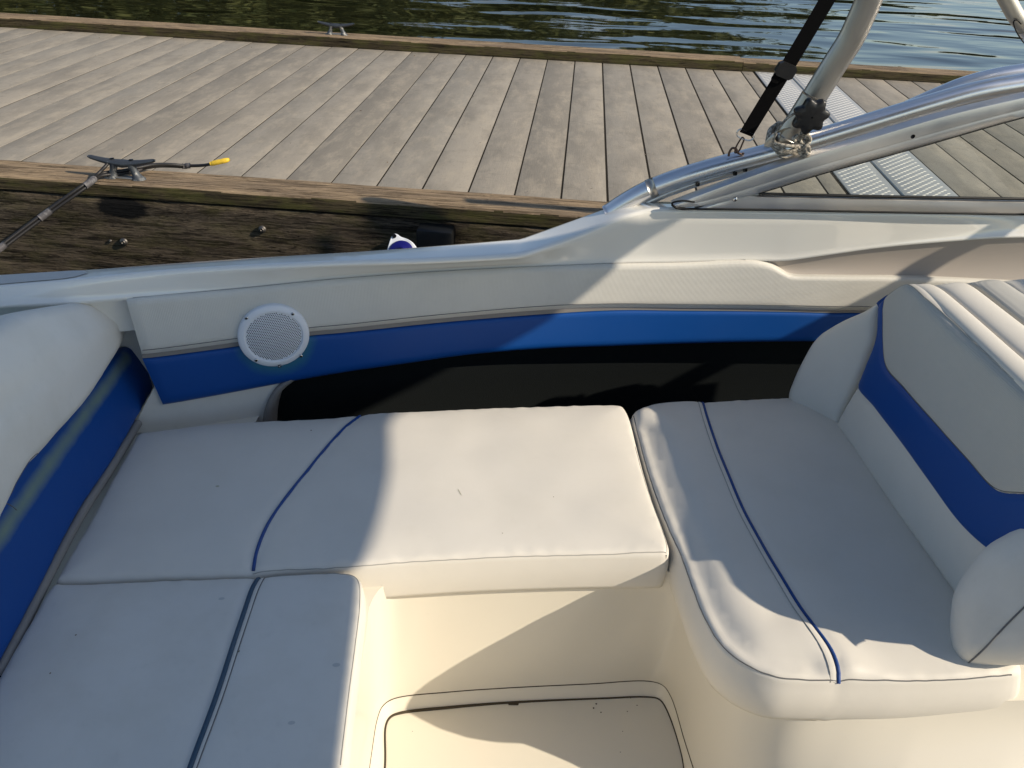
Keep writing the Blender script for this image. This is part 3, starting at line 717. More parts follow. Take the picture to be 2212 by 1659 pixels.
# match by control points rather than length
def resamp(ctrl, per=12):
    Pp = np.array(ctrl, float); out = []
    full = spline(Pp, n=600); d = np.concatenate([[0], np.cumsum(np.linalg.norm(np.diff(full, axis=0), axis=1))])
    idx = [int(np.argmin(((full - p) ** 2).sum(1))) for p in Pp]
    for a, b in zip(idx[:-1], idx[1:]):
        for k in range(per):
            s_ = d[a] + (d[b] - d[a]) * k / per; out.append([np.interp(s_, d, full[:, 0]), np.interp(s_, d, full[:, 1])])
    out.append(full[-1]); return np.array(out)
pathc = path[:]
rimc = rimo[:]
A = resamp(pathc); B = resamp(rimc)
G = []
for a, b in zip(A, B):
    row = []
    for k in np.linspace(0, 1, 16):
        z = ztop + (zw - ztop) * k; e = k ** 2.2
        p = a * (1 - e) + b * e; row.append((p[0], p[1], z))
    G.append(row)
MB().grid(G).make('cockpit_liner', m_liner.m, boat)
rimi = [(-.20, .1), (-.235, .45), (-.275, .8), (-.308, 1.05), (-.312, 1.135), (-.302, 1.170), (-.270, 1.190), (-.187, 1.212), (-.042, 1.238), (.141, 1.270), (.262, 1.292), (.290, 1.285), (.306, 1.262), (.333, 1.160), (.352, 1.06), (.370, .95), (.39, .8), (.42, .5), (.47, .3), (.52, .2), (.57, .1)]
# inner line traced from the photo on the floor plane
tr = [atz(u, v_, zf) for u, v_ in ((832, 1658), (834, 1566), (844, 1549), (864, 1541), (970, 1529), (1104, 1518), (1304, 1509), (1395, 1506), (1422, 1510), (1435, 1524), (1474, 1639))]
rimi[3:14] = [(p[0], p[1]) for p in tr]
to = [atz(u, v_, zw) for u, v_ in ((815, 1658), (820, 1566), (829, 1543), (845, 1528), (970, 1511), (1104, 1501), (1270, 1494), (1414, 1489), (1430, 1495), (1441, 1508), (1474, 1616))]
C = resamp(rimi)
G = []
for b, c_ in zip(B, C):
    G.append([(b[0], b[1], zw), (b[0] * .8 + c_[0] * .2, b[1] * .8 + c_[1] * .2, zw - .006), (b[0] * .3 + c_[0] * .7, b[1] * .3 + c_[1] * .7, zf + .004), (c_[0], c_[1], zf - .002)])
MB().grid(G).make('floor_lip', m_liner.m, boat)
fl = [(p[0], p[1], zf) for p in C]
MB().add([(-.5, -.4, zf), (.9, -.4, zf)] + [(p[0], p[1], zf) for p in C[::-1]], [tuple(range(len(C) + 2))]).make('cockpit_floor', m_liner.m, boat, smooth=False)
MB().tube([(p[0], p[1], zw + .001) for p in B], .0014, 6).make('dirt_line', m_dirt, boat)
dt = MB().tube([(p[0], p[1], zf + .0005) for p in C], [.0016, .0016, .0025, .0042, .0022, .0016, .0016, .0018, .0016, .0016], 6).make('dirt_line', m_dirt, boat)
q = atz(1108, 1520, zf); MB().add([q + np.array(d) for d in ((-.013, .004, .001), (.015, .007, .001), (.013, -.004, .001), (-.010, -.006, .001))], [(0, 3, 2, 1)]).make('drain_slot', m_dirt, boat, smooth=False)
mb = MB(); rd = random.Random(9)
for u, v_, s_ in ((1288, 1521, .0028), (1298, 1539, .0024), (1282, 1530, .003), (1355, 1537, .0018), (1362, 1508, .002), (1376, 1524, .0018), (1345, 1580, .0014), (1340, 1625, .0014), (891, 1580, .0012), (826, 1630, .0012)):
    p = atz(u, v_, zf); mb.add([p + s_ * np.array([math.cos(q) * rd.uniform(.6, 1), math.sin(q) * rd.uniform(.6, 1), .35]) for q in np.linspace(0, 6.28, 7)[:-1]] , [(0, 1, 2, 3, 4, 5)])
tag(mb.make('floor_grit', m_dirt, smooth=False), 'a few dark specks of grit on the cream cockpit floor', 'debris', kind='stuff')
# tops of the bases under the cushions, closed box so no light leaks
MB().add([(p[0], p[1], ztop) for p in A] + [(2.0, W(2.0) - .49, ztop), (1.2, W(1.2) - .49, ztop), (.6, W(.6) - .49, ztop), (0, W(0) - .49, ztop), (-.4, W(-.4) - .49, ztop), (-.79, W(-.79) - .40, ztop), (-.79, W(-.79) + .05, ztop), (-1.9, 1.4, ztop), (-1.9, .1, ztop)], [tuple(range(len(A) + 9))]).make('seat_base_top', m_liner.m, boat, smooth=False)
# bottom of the hull, opposite side of the cockpit
MB().box((-1.9, -.7, -1.74), (2.4, 2.2, -1.70)).make('hull_bottom', m_gel.m, boat, smooth=False)
MB().box((-1.9, -.75, -1.70), (2.4, -.45, -.86), .03).make('port_side_deck', m_gel.m, boat, sharp=40)

# ---- windshield
Fw = Frame((.27, 2.104, -.748), (.989, .150, 0), (0, -.16, 1))
if Fw.N[1] > 0: Fw.N = -Fw.N          # normal towards the cockpit
ws = bpy.data.objects.new('windshield', None); COL.objects.link(ws); ws.parent = boat
def edge_pair(up, lo, offu=0., offl=0., n=60):
    a = spline([Fw.p3(u, v_, offu) for u, v_ in up], n=n); b = spline([Fw.p3(u, v_, offl) for u, v_ in lo], n=n); return a, b
au, al = edge_pair([(1452, 441), (1475, 432), (1560, 400), (1675, 359), (1841, 307), (2041, 247), (2212, 207), (2400, 166)], [(1470, 447), (1530, 442), (1620, 422), (1690, 402), (1765, 378), (1975, 320), (2212, 253), (2400, 212)])
ext = Fw.N
G = []
for p, q in zip(au, al):
    d = q - p
    G.append([p - ext * .020, p - ext * .004, p + ext * .004 + d * .05, p + ext * .007 + d * .22, p + ext * .007 + d * .52, p + ext * .0055 + d * .54, p + ext * .0055 + d * .60, p + ext * .006 + d * .62, p + ext * .006 + d * .92, q + ext * .002, q - ext * .012])
MB().grid(G, cv=True).make('frame_rail', m_alu.m, ws, sharp=40)
# the frame goes on to the windscreen corner and across the boat
end_c = (au[-1] + al[-1]) / 2
hd = spline([end_c - Fw.U * .05 - Fw.V * .012, end_c + Fw.U * .22 + Fw.V * .07, np.array([1.92, 2.14, -.27]), np.array([2.03, 2.02, -.25]), np.array([2.09, 1.85, -.24]), np.array([2.13, 1.5, -.23]), np.array([2.14, 1.30, -.24]), np.array([2.15, 1.26, -.34]), np.array([2.15, 1.25, -.75])], n=60)
MB().tube(hd, [.021, .021, .030, .034, .034, .034, .034], 12, flatN=(0, 0, 1), flat=.8).make('frame_rail', m_alu.m, ws)
bu, bl = edge_pair([(1600, 423), (1700, 424), (1900, 428), (2212, 434), (2400, 438)], [(1480, 447), (1560, 446.5), (1700, 450), (1900, 454), (2212, 459), (2400, 462)])
bu = spline([Fw.p3(u, v_) for u, v_ in ((1520, 443), (1560, 434), (1600, 423), (1700, 424), (1900, 428), (2212, 434), (2400, 438))], n=60)
bl = spline([Fw.p3(u, v_) for u, v_ in ((1500, 447), (1560, 447.5), (1610, 448), (1700, 450), (1900, 454), (2212, 459), (2400, 462))], n=60)
G = [[p - ext * .010, p + ext * .000, p + ext * .006 + (q - p) * .08, p + ext * .007 + (q - p) * .3, q * .8 + p * .2 + ext * .009, q + ext * .008, q - ext * .012] for p, q in zip(bu, bl)]
MB().grid(G, cv=True).make('bottom_channel', m_alu.m, ws, sharp=35)
MB().tube(spline([Fw.p3(u, v_, .008) for u, v_ in ((1452, 443), (1462, 450), (1500, 451), (1560, 452), (1700, 454), (1900, 458), (2212, 463), (2400, 466))], n=80), .0032, 8).make('base_gasket', m_rubber, ws)
MB().tube(spline([Fw.p3(u, v_, .006) for u, v_ in ((1500, 436), (1470, 434), (1452, 439), (1455, 446), (1480, 450))], n=30), .0028, 8).make('end_gasket', m_rubber, ws)
gk = MB().tube([Fw.p3(u, v_, .001) for u, v_ in ((1640, 418.5), (1700, 420), (1900, 424.5), (2212, 430), (2400, 434))], .0042, 8).make('glass_gasket', m_rubber, ws)
MB().tube(spline([Fw.p3(u, v_, .004) for u, v_ in ((1640, 418), (1690, 403), (1765, 379.5), (1975, 321.5), (2212, 254.5), (2400, 213))], n=60), .0012, 6).make('glass_gasket', m_rubber, ws)
mgl = Mat('windscreen_glass', (.97, .985, .98), .0, trans=1.0, ior=1.45)
gl = [Fw.p3(u, v_, -.002) for u, v_ in ((1600, 424), (2400, 442), (2400, 200), (1975, 312), (1765, 370))]
# single clear sheet: mostly see-through with a sky reflection
tg = mgl.t; tg.nodes.clear(); out = tg.nodes.new('ShaderNodeOutputMaterial'); mixs = tg.nodes.new('ShaderNodeMixShader'); tb = tg.nodes.new('ShaderNodeBsdfTransparent'); gb = tg.nodes.new('ShaderNodeBsdfGlossy'); fr = None
tb.inputs[0].default_value = (.90, .925, .91, 1); gb.inputs['Roughness'].default_value = .02; 
ge_ = tg.nodes.new('ShaderNodeNewGeometry'); dp_ = tg.nodes.new('ShaderNodeVectorMath'); dp_.operation = 'DOT_PRODUCT'; tg.links.new(ge_.outputs['Incoming'], dp_.inputs[0]); tg.links.new(ge_.outputs['Normal'], dp_.inputs[1])
def _m(op, a, b):
    x = tg.nodes.new('ShaderNodeMath'); x.operation = op
    for i, q in enumerate((a, b)):
        if isinstance(q, (int, float)): x.inputs[i].default_value = q
        else: tg.links.new(q, x.inputs[i])
    return x.outputs[0]
fac_ = _m('ADD', .03, _m('MULTIPLY', .9, _m('POWER', _m('SUBTRACT', 1.0, _m('ABSOLUTE', dp_.outputs['Value'], 0.)), 5.)))
tg.links.new(fac_, mixs.inputs[0]); tg.links.new(tb.outputs[0], mixs.inputs[1]); tg.links.new(gb.outputs[0], mixs.inputs[2]); tg.links.new(mixs.outputs[0], out.inputs[0])
gb_ = [p - ext * .005 for p in gl]
MB().add(gl + gb_, [(0, 1, 2, 3, 4), (9, 8, 7, 6, 5)] + [(i, (i + 1) % 5, (i + 1) % 5 + 5, i + 5)[::-1] for i in range(5)]).make('side_glass', mgl.m, ws, smooth=False)
for u, v_, o_ in ((1588, 431, .008), (1972, 295, .007)):
    c_ = Fw.p3(u, v_, o_)
    if u < 1700: s_ = MB().disc(c_, Fw.N, .0062, .0008, 16, dome=.002).make('screw', m_steel, ws); MB().disc(c_ + Fw.N * .0032, Fw.N, .0022, .0004, 6).make('screw_recess', m_hole, s_)
    else: MB().disc(c_, Fw.N, .0055, .0004, 16).make('screw_hole', m_hole, ws)

# ---- wakeboard tower: bent tubes outside the windshield
tw = bpy.data.objects.new('tower', None); COL.objects.link(tw); tw.parent = boat
oT = -.062
lower = spline([Fw.p3(u, v_, oT) for u, v_ in ((1312, 462), (1345, 440), (1385, 417), (1420, 401), (1475, 381), (1560, 356), (1668, 328), (1841, 276), (2008, 225), (2110, 197), (2212, 180), (2350, 158))] , n=120)
ex = lower[-1] + np.array([.30, -.02, .04]); lower = np.vstack([lower, spline([lower[-1], ex, ex + np.array([.4, -.1, -.05])], n=20)[1:]])
MB().tube(lower, .0245, 24).make('tube', m_tube.m, tw)
low2 = spline([Fw.p3(u, v_, oT - .012) for u, v_ in ((1390, 440), (1440, 418), (1520, 390), (1668, 351), (1841, 302), (2008, 250), (2110, 222), (2212, 204), (2350, 185))], n=80)
MB().tube(low2, .011, 14).make('tube', m_alu.m, tw)
for u, v_ in ((1507, 395), (1588, 372), (1610, 364), (1748, 328), (1834, 303), (1918, 280)):
    c_ = Fw.p3(u, v_ + 3, oT + .01); MB().tube([c_ - Fw.U * .004, c_ + Fw.U * .004], .0055, 8).make('rubber_spacer', m_rubber, tw)
i0 = int(np.argmin([abs(proj(p)[0] - 1400) for p in lower])); MB().tube(lower[i0:i0 + 3], .0258, 24).make('clamp_ring', m_alu2.m, tw)
back2 = [Fw.p3(u, v_, -.16) for u, v_ in ((1960, 235), (2080, 185), (2150, 166), (2212, 156), (2350, 140))]
MB().tube(spline(back2, n=40), .022, 18).make('tube', m_tube.m, tw)
leg = spline([Fw.p3(u, v_, oT - .006) for u, v_ in ((1690, 318), (1706, 292), (1741, 238), (1771, 190), (1808, 131), (1838, 84), (1858, 42), (1876, 0), (1892, -60))], n=80)
up = leg[-1]; legx = np.vstack([leg, spline([up, up + np.array([.015, .0, .05]), up + np.array([.03, -.005, .10])], n=6)[1:]])
MB().tube(legx, [.030] * 3 + [.0325] * 9, 28, flatN=Fw.N, flat=.72).make('upright', m_alu2.m, tw)
i1 = int(np.argmin([abs(proj(p)[1] - 205) + abs(proj(p)[0] - 1764) for p in leg])); MB().tube(leg[max(0, i1 - 22):i1], .0345, 28, flatN=Fw.N, flat=.75).make('collar', m_alu2.m, tw)
foot = Fw.p3(1692, 312, oT + .004); G = []
for k, (rx, ry) in enumerate(((.050, .034), (.046, .031), (.036, .026))):
    G.append([foot + Fw.U * rx * math.cos(q) + Fw.V * (ry * math.sin(q) + k * .012) * 1 + Fw.N * .006 * k for q in np.linspace(0, 6.2832, 24, endpoint=False)])
MB().grid(G, cv=True).make('upright_foot', m_worn.m, tw)
# star knob
kc_ = Fw.p3(1750, 249, .012); kn = MB(); G = []
Fk = Frame(kc_, Fw.U + .15 * Fw.V, Fw.V)
if Fk.N.dot(Fw.N) < 0: Fk.N = -Fk.N
for z, s_ in ((-.030, .35), (-.012, .5), (-.008, .93), (-.002, 1.0), (.009, 1.0), (.013, .93), (.0145, .6), (.0145, .05)):
    G.append([Fk.pt(s_ * (.0405 + .0052 * math.cos(7 * q)) * math.cos(q), s_ * (.0405 + .0052 * math.cos(7 * q)) * math.sin(q), z) for q in np.linspace(0, 2 * math.pi, 84, endpoint=False)])
kn.grid(G, cv=True).make('star_knob', m_knob.m, tw)
# the far upper tube at the picture's corner with its cap and wire
t2 = spline([Fw.p3(u, v_, -.10) for u, v_ in ((2214, 56), (2196, 36), (2180, 8), (2160, -30), (2120, -110))], n=30)
MB().tube(t2, .0185, 18).make('tube', m_worn.m, tw)
ft = t2[0]; MB().tube([ft + (t2[0] - t2[3]) * 0., ft + (t2[0] - t2[3]) * .8, ft + (t2[0] - t2[3]) * 1.6], [.0215, .021, .016], 18).make('tube_cap', m_tube.m, tw)
q0 = proj(ft); MB().tube(spline([Fw.p3(2206, 52, -.08), Fw.p3(2196, 43, -.08), Fw.p3(2190, 45, -.08), Fw.p3(2193, 62, -.08), Fw.p3(2204, 82, -.08), Fw.p3(2222, 104, -.08), Fw.p3(2250, 140, -.08)], n=40), .0017, 6).make('wire', m_rubber, tw)

# ---- hold-down strap
stp = thing('tie_down_strap', Fw.p3(1575, 330, -.05), 'black webbing strap with buckle hooked to the tower tube', 'strap')
wl = spline([Fw.p3(1611, 290, -.045), Fw.p3(1650, 226, -.045), Fw.p3(1698, 148, -.045), Fw.p3(1784, 4, -.045), Fw.p3(1830, -75, -.045)], n=40)
G = []
for i, p in enumerate(wl):
    T_ = wl[min(i + 1, len(wl) - 1)] - wl[max(i - 1, 0)]; T_ /= np.linalg.norm(T_); s_ = np.cross(Fw.N, T_); s_ /= np.linalg.norm(s_)
    G.append([p - s_ * .0185, p - s_ * .0185 + Fw.N * .0018, p + s_ * .0185 + Fw.N * .0018, p + s_ * .0185])
MB().grid(G, cv=True).make('webbing', m_web.m, stp, sharp=40)
T_ = wl[10] - wl[2]; T_ /= np.linalg.norm(T_); s_ = np.cross(Fw.N, T_); s_ /= np.linalg.norm(s_); bc = Fw.p3(1697, 152, -.04)
def slab(c_, hu, hv, t_): 
    m = MB()
    V_ = [c_ + a * hu * s_ + b * hv * T_ + n_ * Fw.N for n_ in (-t_, t_) for a, b in ((-1, -.6), (-.7, -1), (.7, -1), (1, -.6), (1, .6), (.7, 1), (-.7, 1), (-1, .6))]
    return m.add(V_, [tuple(range(8))[::-1], tuple(range(8, 16))] + [(i, (i + 1) % 8, (i + 1) % 8 + 8, i + 8) for i in range(8)])
slab(bc, .0245, .017, .006).make('buckle', m_knob.m, stp, sharp=30)
slab(bc - T_ * .018 + s_ * .010, .011, .017, .003).make('strap_tail', m_web.m, stp, sharp=30)
lc = wl[0] - T_ * .003
MB().tube(spline([lc - s_ * .020 + T_ * .010, lc - s_ * .024, lc - s_ * .018 - T_ * .008, lc + s_ * .018 - T_ * .008, lc + s_ * .024, lc + s_ * .020 + T_ * .010, lc + T_ * .012], n=50, closed=True), .0019, 8, closed=True).make('metal_loop', m_steel, stp)
hk = [Fw.p3(u, v_, -.045) for u, v_ in ((1603, 297), (1597, 305), (1590, 318), (1588, 330), (1596, 326), (1603, 312), (1607, 300))]
MB().tube(spline(hk, n=50, closed=True), .0022, 8, closed=True).make('hook', m_brown.m, stp)
MB().tube(spline([Fw.p3(u, v_, -.045) for u, v_ in ((1574, 337), (1576, 328), (1582, 320), (1590, 322), (1594, 330), (1604, 333), (1606, 330))], n=40), .0030, 8).make('shackle', m_brown.m, stp)

# ---- twine round the foot of the upright
twn = thing('twine', Fw.p3(1720, 300, -.02), 'knotted beige twine wound round the foot of the tower upright', 'twine')
def coil(c_, rx, ry, z, ph=0., r=.0036):
    q = np.linspace(0, 2 * math.pi, 40, endpoint=False)
    MB().tube([c_ + Fw.U * rx * np.cos(a) + Fw.V * (ry * np.sin(a) + z + .006 * math.sin(2 * a + ph)) + Fw.N * (-.01 + .038 * -np.sin(a)) for a in q], r, 8, closed=True).make('loop', m_twine.m, twn)
cc = Fw.p3(1700, 305, oT)
coil(cc, .047, .017, .002, 3, .005); coil(cc, .046, .017, -.006, 4.2, .005); coil(cc, .045, .016, .010, 5, .0046); coil(cc, .046, .016, -.002, 0); coil(cc, .043, .015, .006, 1, .0032); coil(cc + Fw.U * .003, .048, .018, -.009, 2, .0034)
for pl in (((1735, 283), (1731, 296), (1738, 312), (1741, 328), (1746, 334)), ((1740, 282), (1745, 297), (1742, 310), (1748, 322), (1744, 331)), ((1728, 300), (1738, 294), (1749, 298), (1746, 308), (1735, 309), (1727, 303)), ((1732, 286), (1744, 291), (1749, 304), (1738, 318), (1733, 330)), ((1730, 318), (1727, 328), (1737, 336), (1744, 330), (1736, 320)), ((1668, 318), (1676, 286), (1700, 256), (1725, 240)), ((1724, 292), (1714, 300), (1726, 307), (1736, 300))):
    MB().tube(spline([Fw.p3(u, v_, -.012 + .006 * ((i * 7 + len(pl)) % 3)) for i, (u, v_) in enumerate(pl)], n=36), .0052 if pl[0][0] > 1690 else .0032, 7).make('strand', m_twine.m, twn)

# ---- bimini: the canopy overhead that shades the left of the cockpit
bim = thing('bimini_top', (1.2, .6, .2), 'navy canvas sun canopy on an aluminium bow over the cockpit', 'canopy')
ZC = .27; ZS = -1.24
_zc = ZS + .013
_tg = [(-.28, .70, _zc), (-.305, .85, _zc), (-.352, 1.14, _zc), (-.372, 1.27, _zc), (-.377, 1.40, _zc), (-.402, 1.57, _zc), (-.432, 1.73, _zc), tuple(onw(1065, 752)), tuple(onw(1190, 678)), tuple(onw(1313, 570)), (.31, 2.13, -.755)]
_fr = sorted([(y - .236 * (ZC - z) / .645, x + (ZC - z) / .645) for x, y, z in _tg])     # where the sun's rays through the edge of the shade meet the canopy
_fy = [-.9] + [p[0] for p in _fr] + [_fr[-1][0] + .05]; _fx = [_fr[0][1] + .12] + [p[1] for p in _fr] + [_fr[-1][1] - .22]
_c = np.polyfit(_fy[1:-2], _fx[1:-2], 4)
def front(y): return float(np.interp(y, _fy, _fx))
YE = _fy[-1]
G = []
for y in np.linspace(-.9, YE, 60):
    xf = front(y); row = []; xb = .25 if y < 1.25 else .25 + (y - 1.25) * 3.4
    for k in np.linspace(0, 1, 24):
        x = xb + (xf - xb) * k; row.append((x, y, ZC + .05 * (1 - ((y - .42) / 1.32) ** 2) * (k * (1 - k) * 2)))
    G.append(row + [(p[0], p[1], p[2] - .004) for p in row[::-1]])
MB().grid(G, cv=True).make('canvas', m_canvas.m, bim, sharp=60)
MB().tube([(front(y) - .02, y, ZC - .012) for y in np.linspace(-.9, YE - .01, 60)], .012, 10).make('bow', m_tube.m, bim)

# ================================================================== CUSHIONS
ZS = -1.24
FS = flat(ZS)
def P2f(F, L_, off=0.): return [F.px(u, v_, off) for u, v_ in L_]
def densify(F, *segs): return P2f(F, [p for s_ in segs for p in s_])
# long side cushion
olA = P2f(FS, [(300, 935), (345, 928), (440, 917), (570, 908), (680, 903), (740, 899), (800, 892), (900, 887), (1000, 882), (1100, 878), (1200, 875), (1290, 873), (1330, 873), (1346, 876), (1353, 884), (1362, 905), (1376, 960), (1395, 1030), (1412, 1083), (1430, 1130), (1442, 1165), (1447, 1184), (1443, 1195), (1425, 1197), (1300, 1198), (1200, 1200), (1100, 1203), (1000, 1207), (900, 1213), (820, 1219), (768, 1223), (700, 1226), (600, 1233), (545, 1240), (450, 1244), (370, 1246), (250, 1251), (150, 1255), (118, 1254), (122, 1245), (150, 1195), (200, 1110), (240, 1035), (280, 965)])
pipA = P2f(FS, [(778, 899), (745, 930), (705, 975), (660, 1030), (615, 1090), (578, 1145), (556, 1195), (547, 1232)])
pA = spline(pipA, n=60)
def near_curve(C_, w):
    def f(a, b, d):
        dd = np.sqrt(((C_ - [a, b]) ** 2).sum(1)).min(); return -.0045 * math.exp(-(dd / w) ** 2)
    return f
crA = near_curve(pA, .011)
def exA(a, b, d): return crA(a, b, d) + .010 * math.exp(-(((a + .35) / .16) ** 2 + ((b - 1.55) / .16) ** 2)) * min(1, d / .05) * .5
ca, hA, OA = cushion('bench_cushion', FS, olA, m_vinyl.m, None, h=.088, r=.014, dome=.014, dl=.045, extra=exA, step=.010, grid=.016, nz_=.0022, bulge=.004)
tag(ca, 'long off-white bench cushion along the boat side, half sunlit, with curved blue piping', 'cushion', 'upholstered bench cushions')
MB().tube(on_surface(FS, hA, pA, .0018), .0036, 10).make('piping', m_piping.m, ca)
frontA = spline(P2f(FS, [(1440, 1192), (1300, 1195.5), (1100, 1200.5), (900, 1210.5), (768, 1220.5), (600, 1230), (545, 1236)]), n=160)
MB().tube(on_surface(FS, hA, frontA, .0004), .0010, 6).make('stitching', m_threadl, ca)
rightA = spline(P2f(FS, [(1441, 1190), (1440, 1178), (1427, 1135), (1408, 1083), (1390, 1030), (1372, 965)]), n=80)
MB().tube(on_surface(FS, hA, rightA, .0004), .0008, 6).make('stitching', m_threadl, ca)
cz = FS.p3(1444, 1192); MB().tube([cz + np.array([-.004, -.004, -.006]), cz + np.array([-.004, -.006, -.05]), cz + np.array([-.006, -.005, -.086])], .0011, 6).make('stitching', m_thread, ca)
# stains and hair-like scuffs
def speck(F, h_, u, v_, s_, asp, parent, mt, ang=0., nm='stain'):
    a, b = F.px(u, v_); q = np.linspace(0, 2 * math.pi, 12, endpoint=False)
    pts = [(a + s_ * math.cos(t) * math.cos(ang) - s_ * asp * math.sin(t) * math.sin(ang), b + s_ * math.cos(t) * math.sin(ang) + s_ * asp * math.sin(t) * math.cos(ang)) for t in q]
    return MB().add(on_surface(F, h_, pts, .0006), [tuple(range(12))]).make(nm, mt, parent, smooth=False)
m_st1 = Mat('yellowish_stain', (.42, .40, .28), .6).m; m_st2 = Mat('grey_smudge', (.50, .50, .475), .6).m; m_st3 = Mat('brown_speck', (.20, .15, .09), .7).m
speck(FS, hA, 472, 1062, .0045, .7, ca, m_st1); speck(FS, hA, 673, 938, .0016, 2, ca, m_st3); speck(FS, hA, 993, 1076, .012, .08, ca, m_st1, math.radians(-62)); speck(FS, hA, 1085, 1160, .0012, 1, ca, m_st3); speck(FS, hA, 1195, 1083, .0012, 1, ca, m_st3)

# aft bench cushion (front left)
ZB = ZS + .001
FB = flat(ZB)
olB = P2f(FB, [(118, 1257), (150, 1258), (250, 1254), (370, 1249), (450, 1246), (545, 1243), (590, 1240), (640, 1236), (700, 1234), (745, 1235), (768, 1239), (780, 1250), (784, 1280), (780, 1330), (772, 1400), (760, 1500), (742, 1650), (725, 1760), (700, 1850), (500, 1870), (250, 1870), (-60, 1850), (-80, 1600), (0, 1450), (60, 1345)])
pB = spline(P2f(FB, [(558, 1246), (545, 1275), (528, 1330), (505, 1400), (480, 1480), (450, 1565), (415, 1660), (380, 1760)]), n=80)
pB2 = spline(P2f(FB, [(572, 1246), (558, 1280), (541, 1335), (518, 1405), (493, 1485), (463, 1570), (428, 1665), (393, 1765)]), n=80)
crB = near_curve(pB, .012)
def exB(a, b, d): return crB(a, b, d) - .006 * math.exp(-((a + .62) / .05) ** 2) * 0
cb, hB, OB = cushion('bench_cushion', FB, olB, m_vinyl2.m, None, h=.085, r=.016, dome=.012, dl=.05, extra=exB, step=.010, grid=.016, nz_=.002, bulge=.006, botin=.006)
tag(cb, 'shaded off-white bench cushion nearest the viewer with a faded dark piping and pale welt', 'cushion', 'upholstered bench cushions')
MB().tube(on_surface(FB, hB, pB, .002), .0048, 10).make('piping', m_pipfade.m, cb, )
G = []
for p, q in zip(on_surface(FB, hB, pB, .0025), on_surface(FB, hB, pB2, .0012)):
    a_ = p + (q - p) * .35; G.append([a_, (a_ + q) / 2 + np.array([0, 0, .0012]), q])
MB().grid(G).make('flat_welt', m_vinyl.m, cb)
MB().tube(on_surface(FB, hB, pB2, .0008), .0010, 6).make('stitching', m_thread, cb)
rB = spline(P2f(FB, [(590, 1243), (700, 1238), (762, 1242), (774, 1256), (777, 1300), (766, 1400), (753, 1500), (735, 1650)]), n=120)
MB().tube(on_surface(FB, hB, rB, .0004), .0009, 6).make('stitching', m_threadl, cb)
for u, v_, s_ in ((727, 1442, .007), (631, 1569, .006), (480, 1300, .006)): speck(FB, hB, u, v_, s_, .6, cb, m_st2 if s_ < .0065 or True else m_st1, .3)
for u, v_ in ((167, 1381), (112, 1463), (518, 1415)): speck(FB, hB, u, v_, .0014, 1.4, cb, m_st3)

# ---- right-hand lounge seat: cushion and backrest
seat = thing('lounge_seat', (.6, 1.5, ztop), 'padded back-to-back boat seat with a blue stripe across its backrest, at right', 'boat seat')
ZR = ZS; FR = flat(ZR)
olR = P2f(FR, [(1366, 893), (1380, 883), (1410, 872), (1450, 866), (1490, 864), (1525, 866), (1600, 862), (1700, 858), (1790, 862), (1880, 960), (1960, 1090), (2060, 1240), (2130, 1350), (2200, 1420), (2210, 1452), (2191, 1459), (2074, 1468), (1941, 1473), (1814, 1472), (1741, 1471), (1674, 1465), (1607, 1438), (1557, 1398), (1524, 1345), (1494, 1272), (1470, 1205), (1440, 1135), (1412, 1062), (1392, 1000), (1376, 940)])
pR = spline(P2f(FR, [(1518, 868), (1527, 910), (1550, 980), (1601, 1106), (1645, 1188), (1691, 1266), (1757, 1373), (1794, 1426), (1814, 1470)]), n=90)
pR2 = spline(P2f(FR, [(1508, 868), (1517, 912), (1540, 985), (1590, 1110), (1633, 1192), (1679, 1272), (1742, 1378), (1776, 1430), (1796, 1470)]), n=90)
crR = near_curve(pR, .011)
edgeR = spline(P2f(FR, [(1376, 940), (1412, 1062), (1470, 1205), (1524, 1345), (1607, 1438), (1741, 1471)]), n=60)
def exR(a, b, d):
    dd = np.sqrt(((edgeR - [a, b]) ** 2).sum(1)).min(); r_ = .011 * math.exp(-((dd - .085) / .055) ** 2)      # raised roll along the front edge
    g_ = -.006 * math.exp(-((dd - .030) / .018) ** 2) * min(1, d / .01)
    return crR(a, b, d) + (r_ + g_) * min(1, d / .02)
cs, hR, OR = cushion('seat_cushion', FR, olR, m_vinyl.m, seat, h=.098, r=.014, dome=.016, dl=.05, extra=exR, step=.010, grid=.015, nz_=.002, bulge=.011)
MB().tube(on_surface(FR, hR, pR, .0018), .0036, 10).make('piping', m_piping.m, cs)
G = []
for p, q in zip(on_surface(FR, hR, pR, .0030), on_surface(FR, hR, pR2, .0014)):
    a_ = p + (q - p) * .3; G.append([a_, (a_ + q) / 2 + np.array([0, 0, .0012]), q])
MB().grid(G).make('flat_welt', m_vinyl.m, cs)
MB().tube(on_surface(FR, hR, pR2, .0008), .0009, 6).make('stitching', m_threadl, cs)
sR = spline(P2f(FR, [(1368, 898), (1379, 940), (1395, 1000), (1415, 1062), (1443, 1135), (1473, 1203), (1497, 1270), (1527, 1342), (1560, 1394), (1609, 1434), (1676, 1461), (1741, 1467), (1814, 1468), (1941, 1469), (2074, 1465), (2186, 1456)]), n=200)
MB().tube(on_surface(FR, hR, sR, .0006), .0012, 6).make('stitching', m_thread, cs)

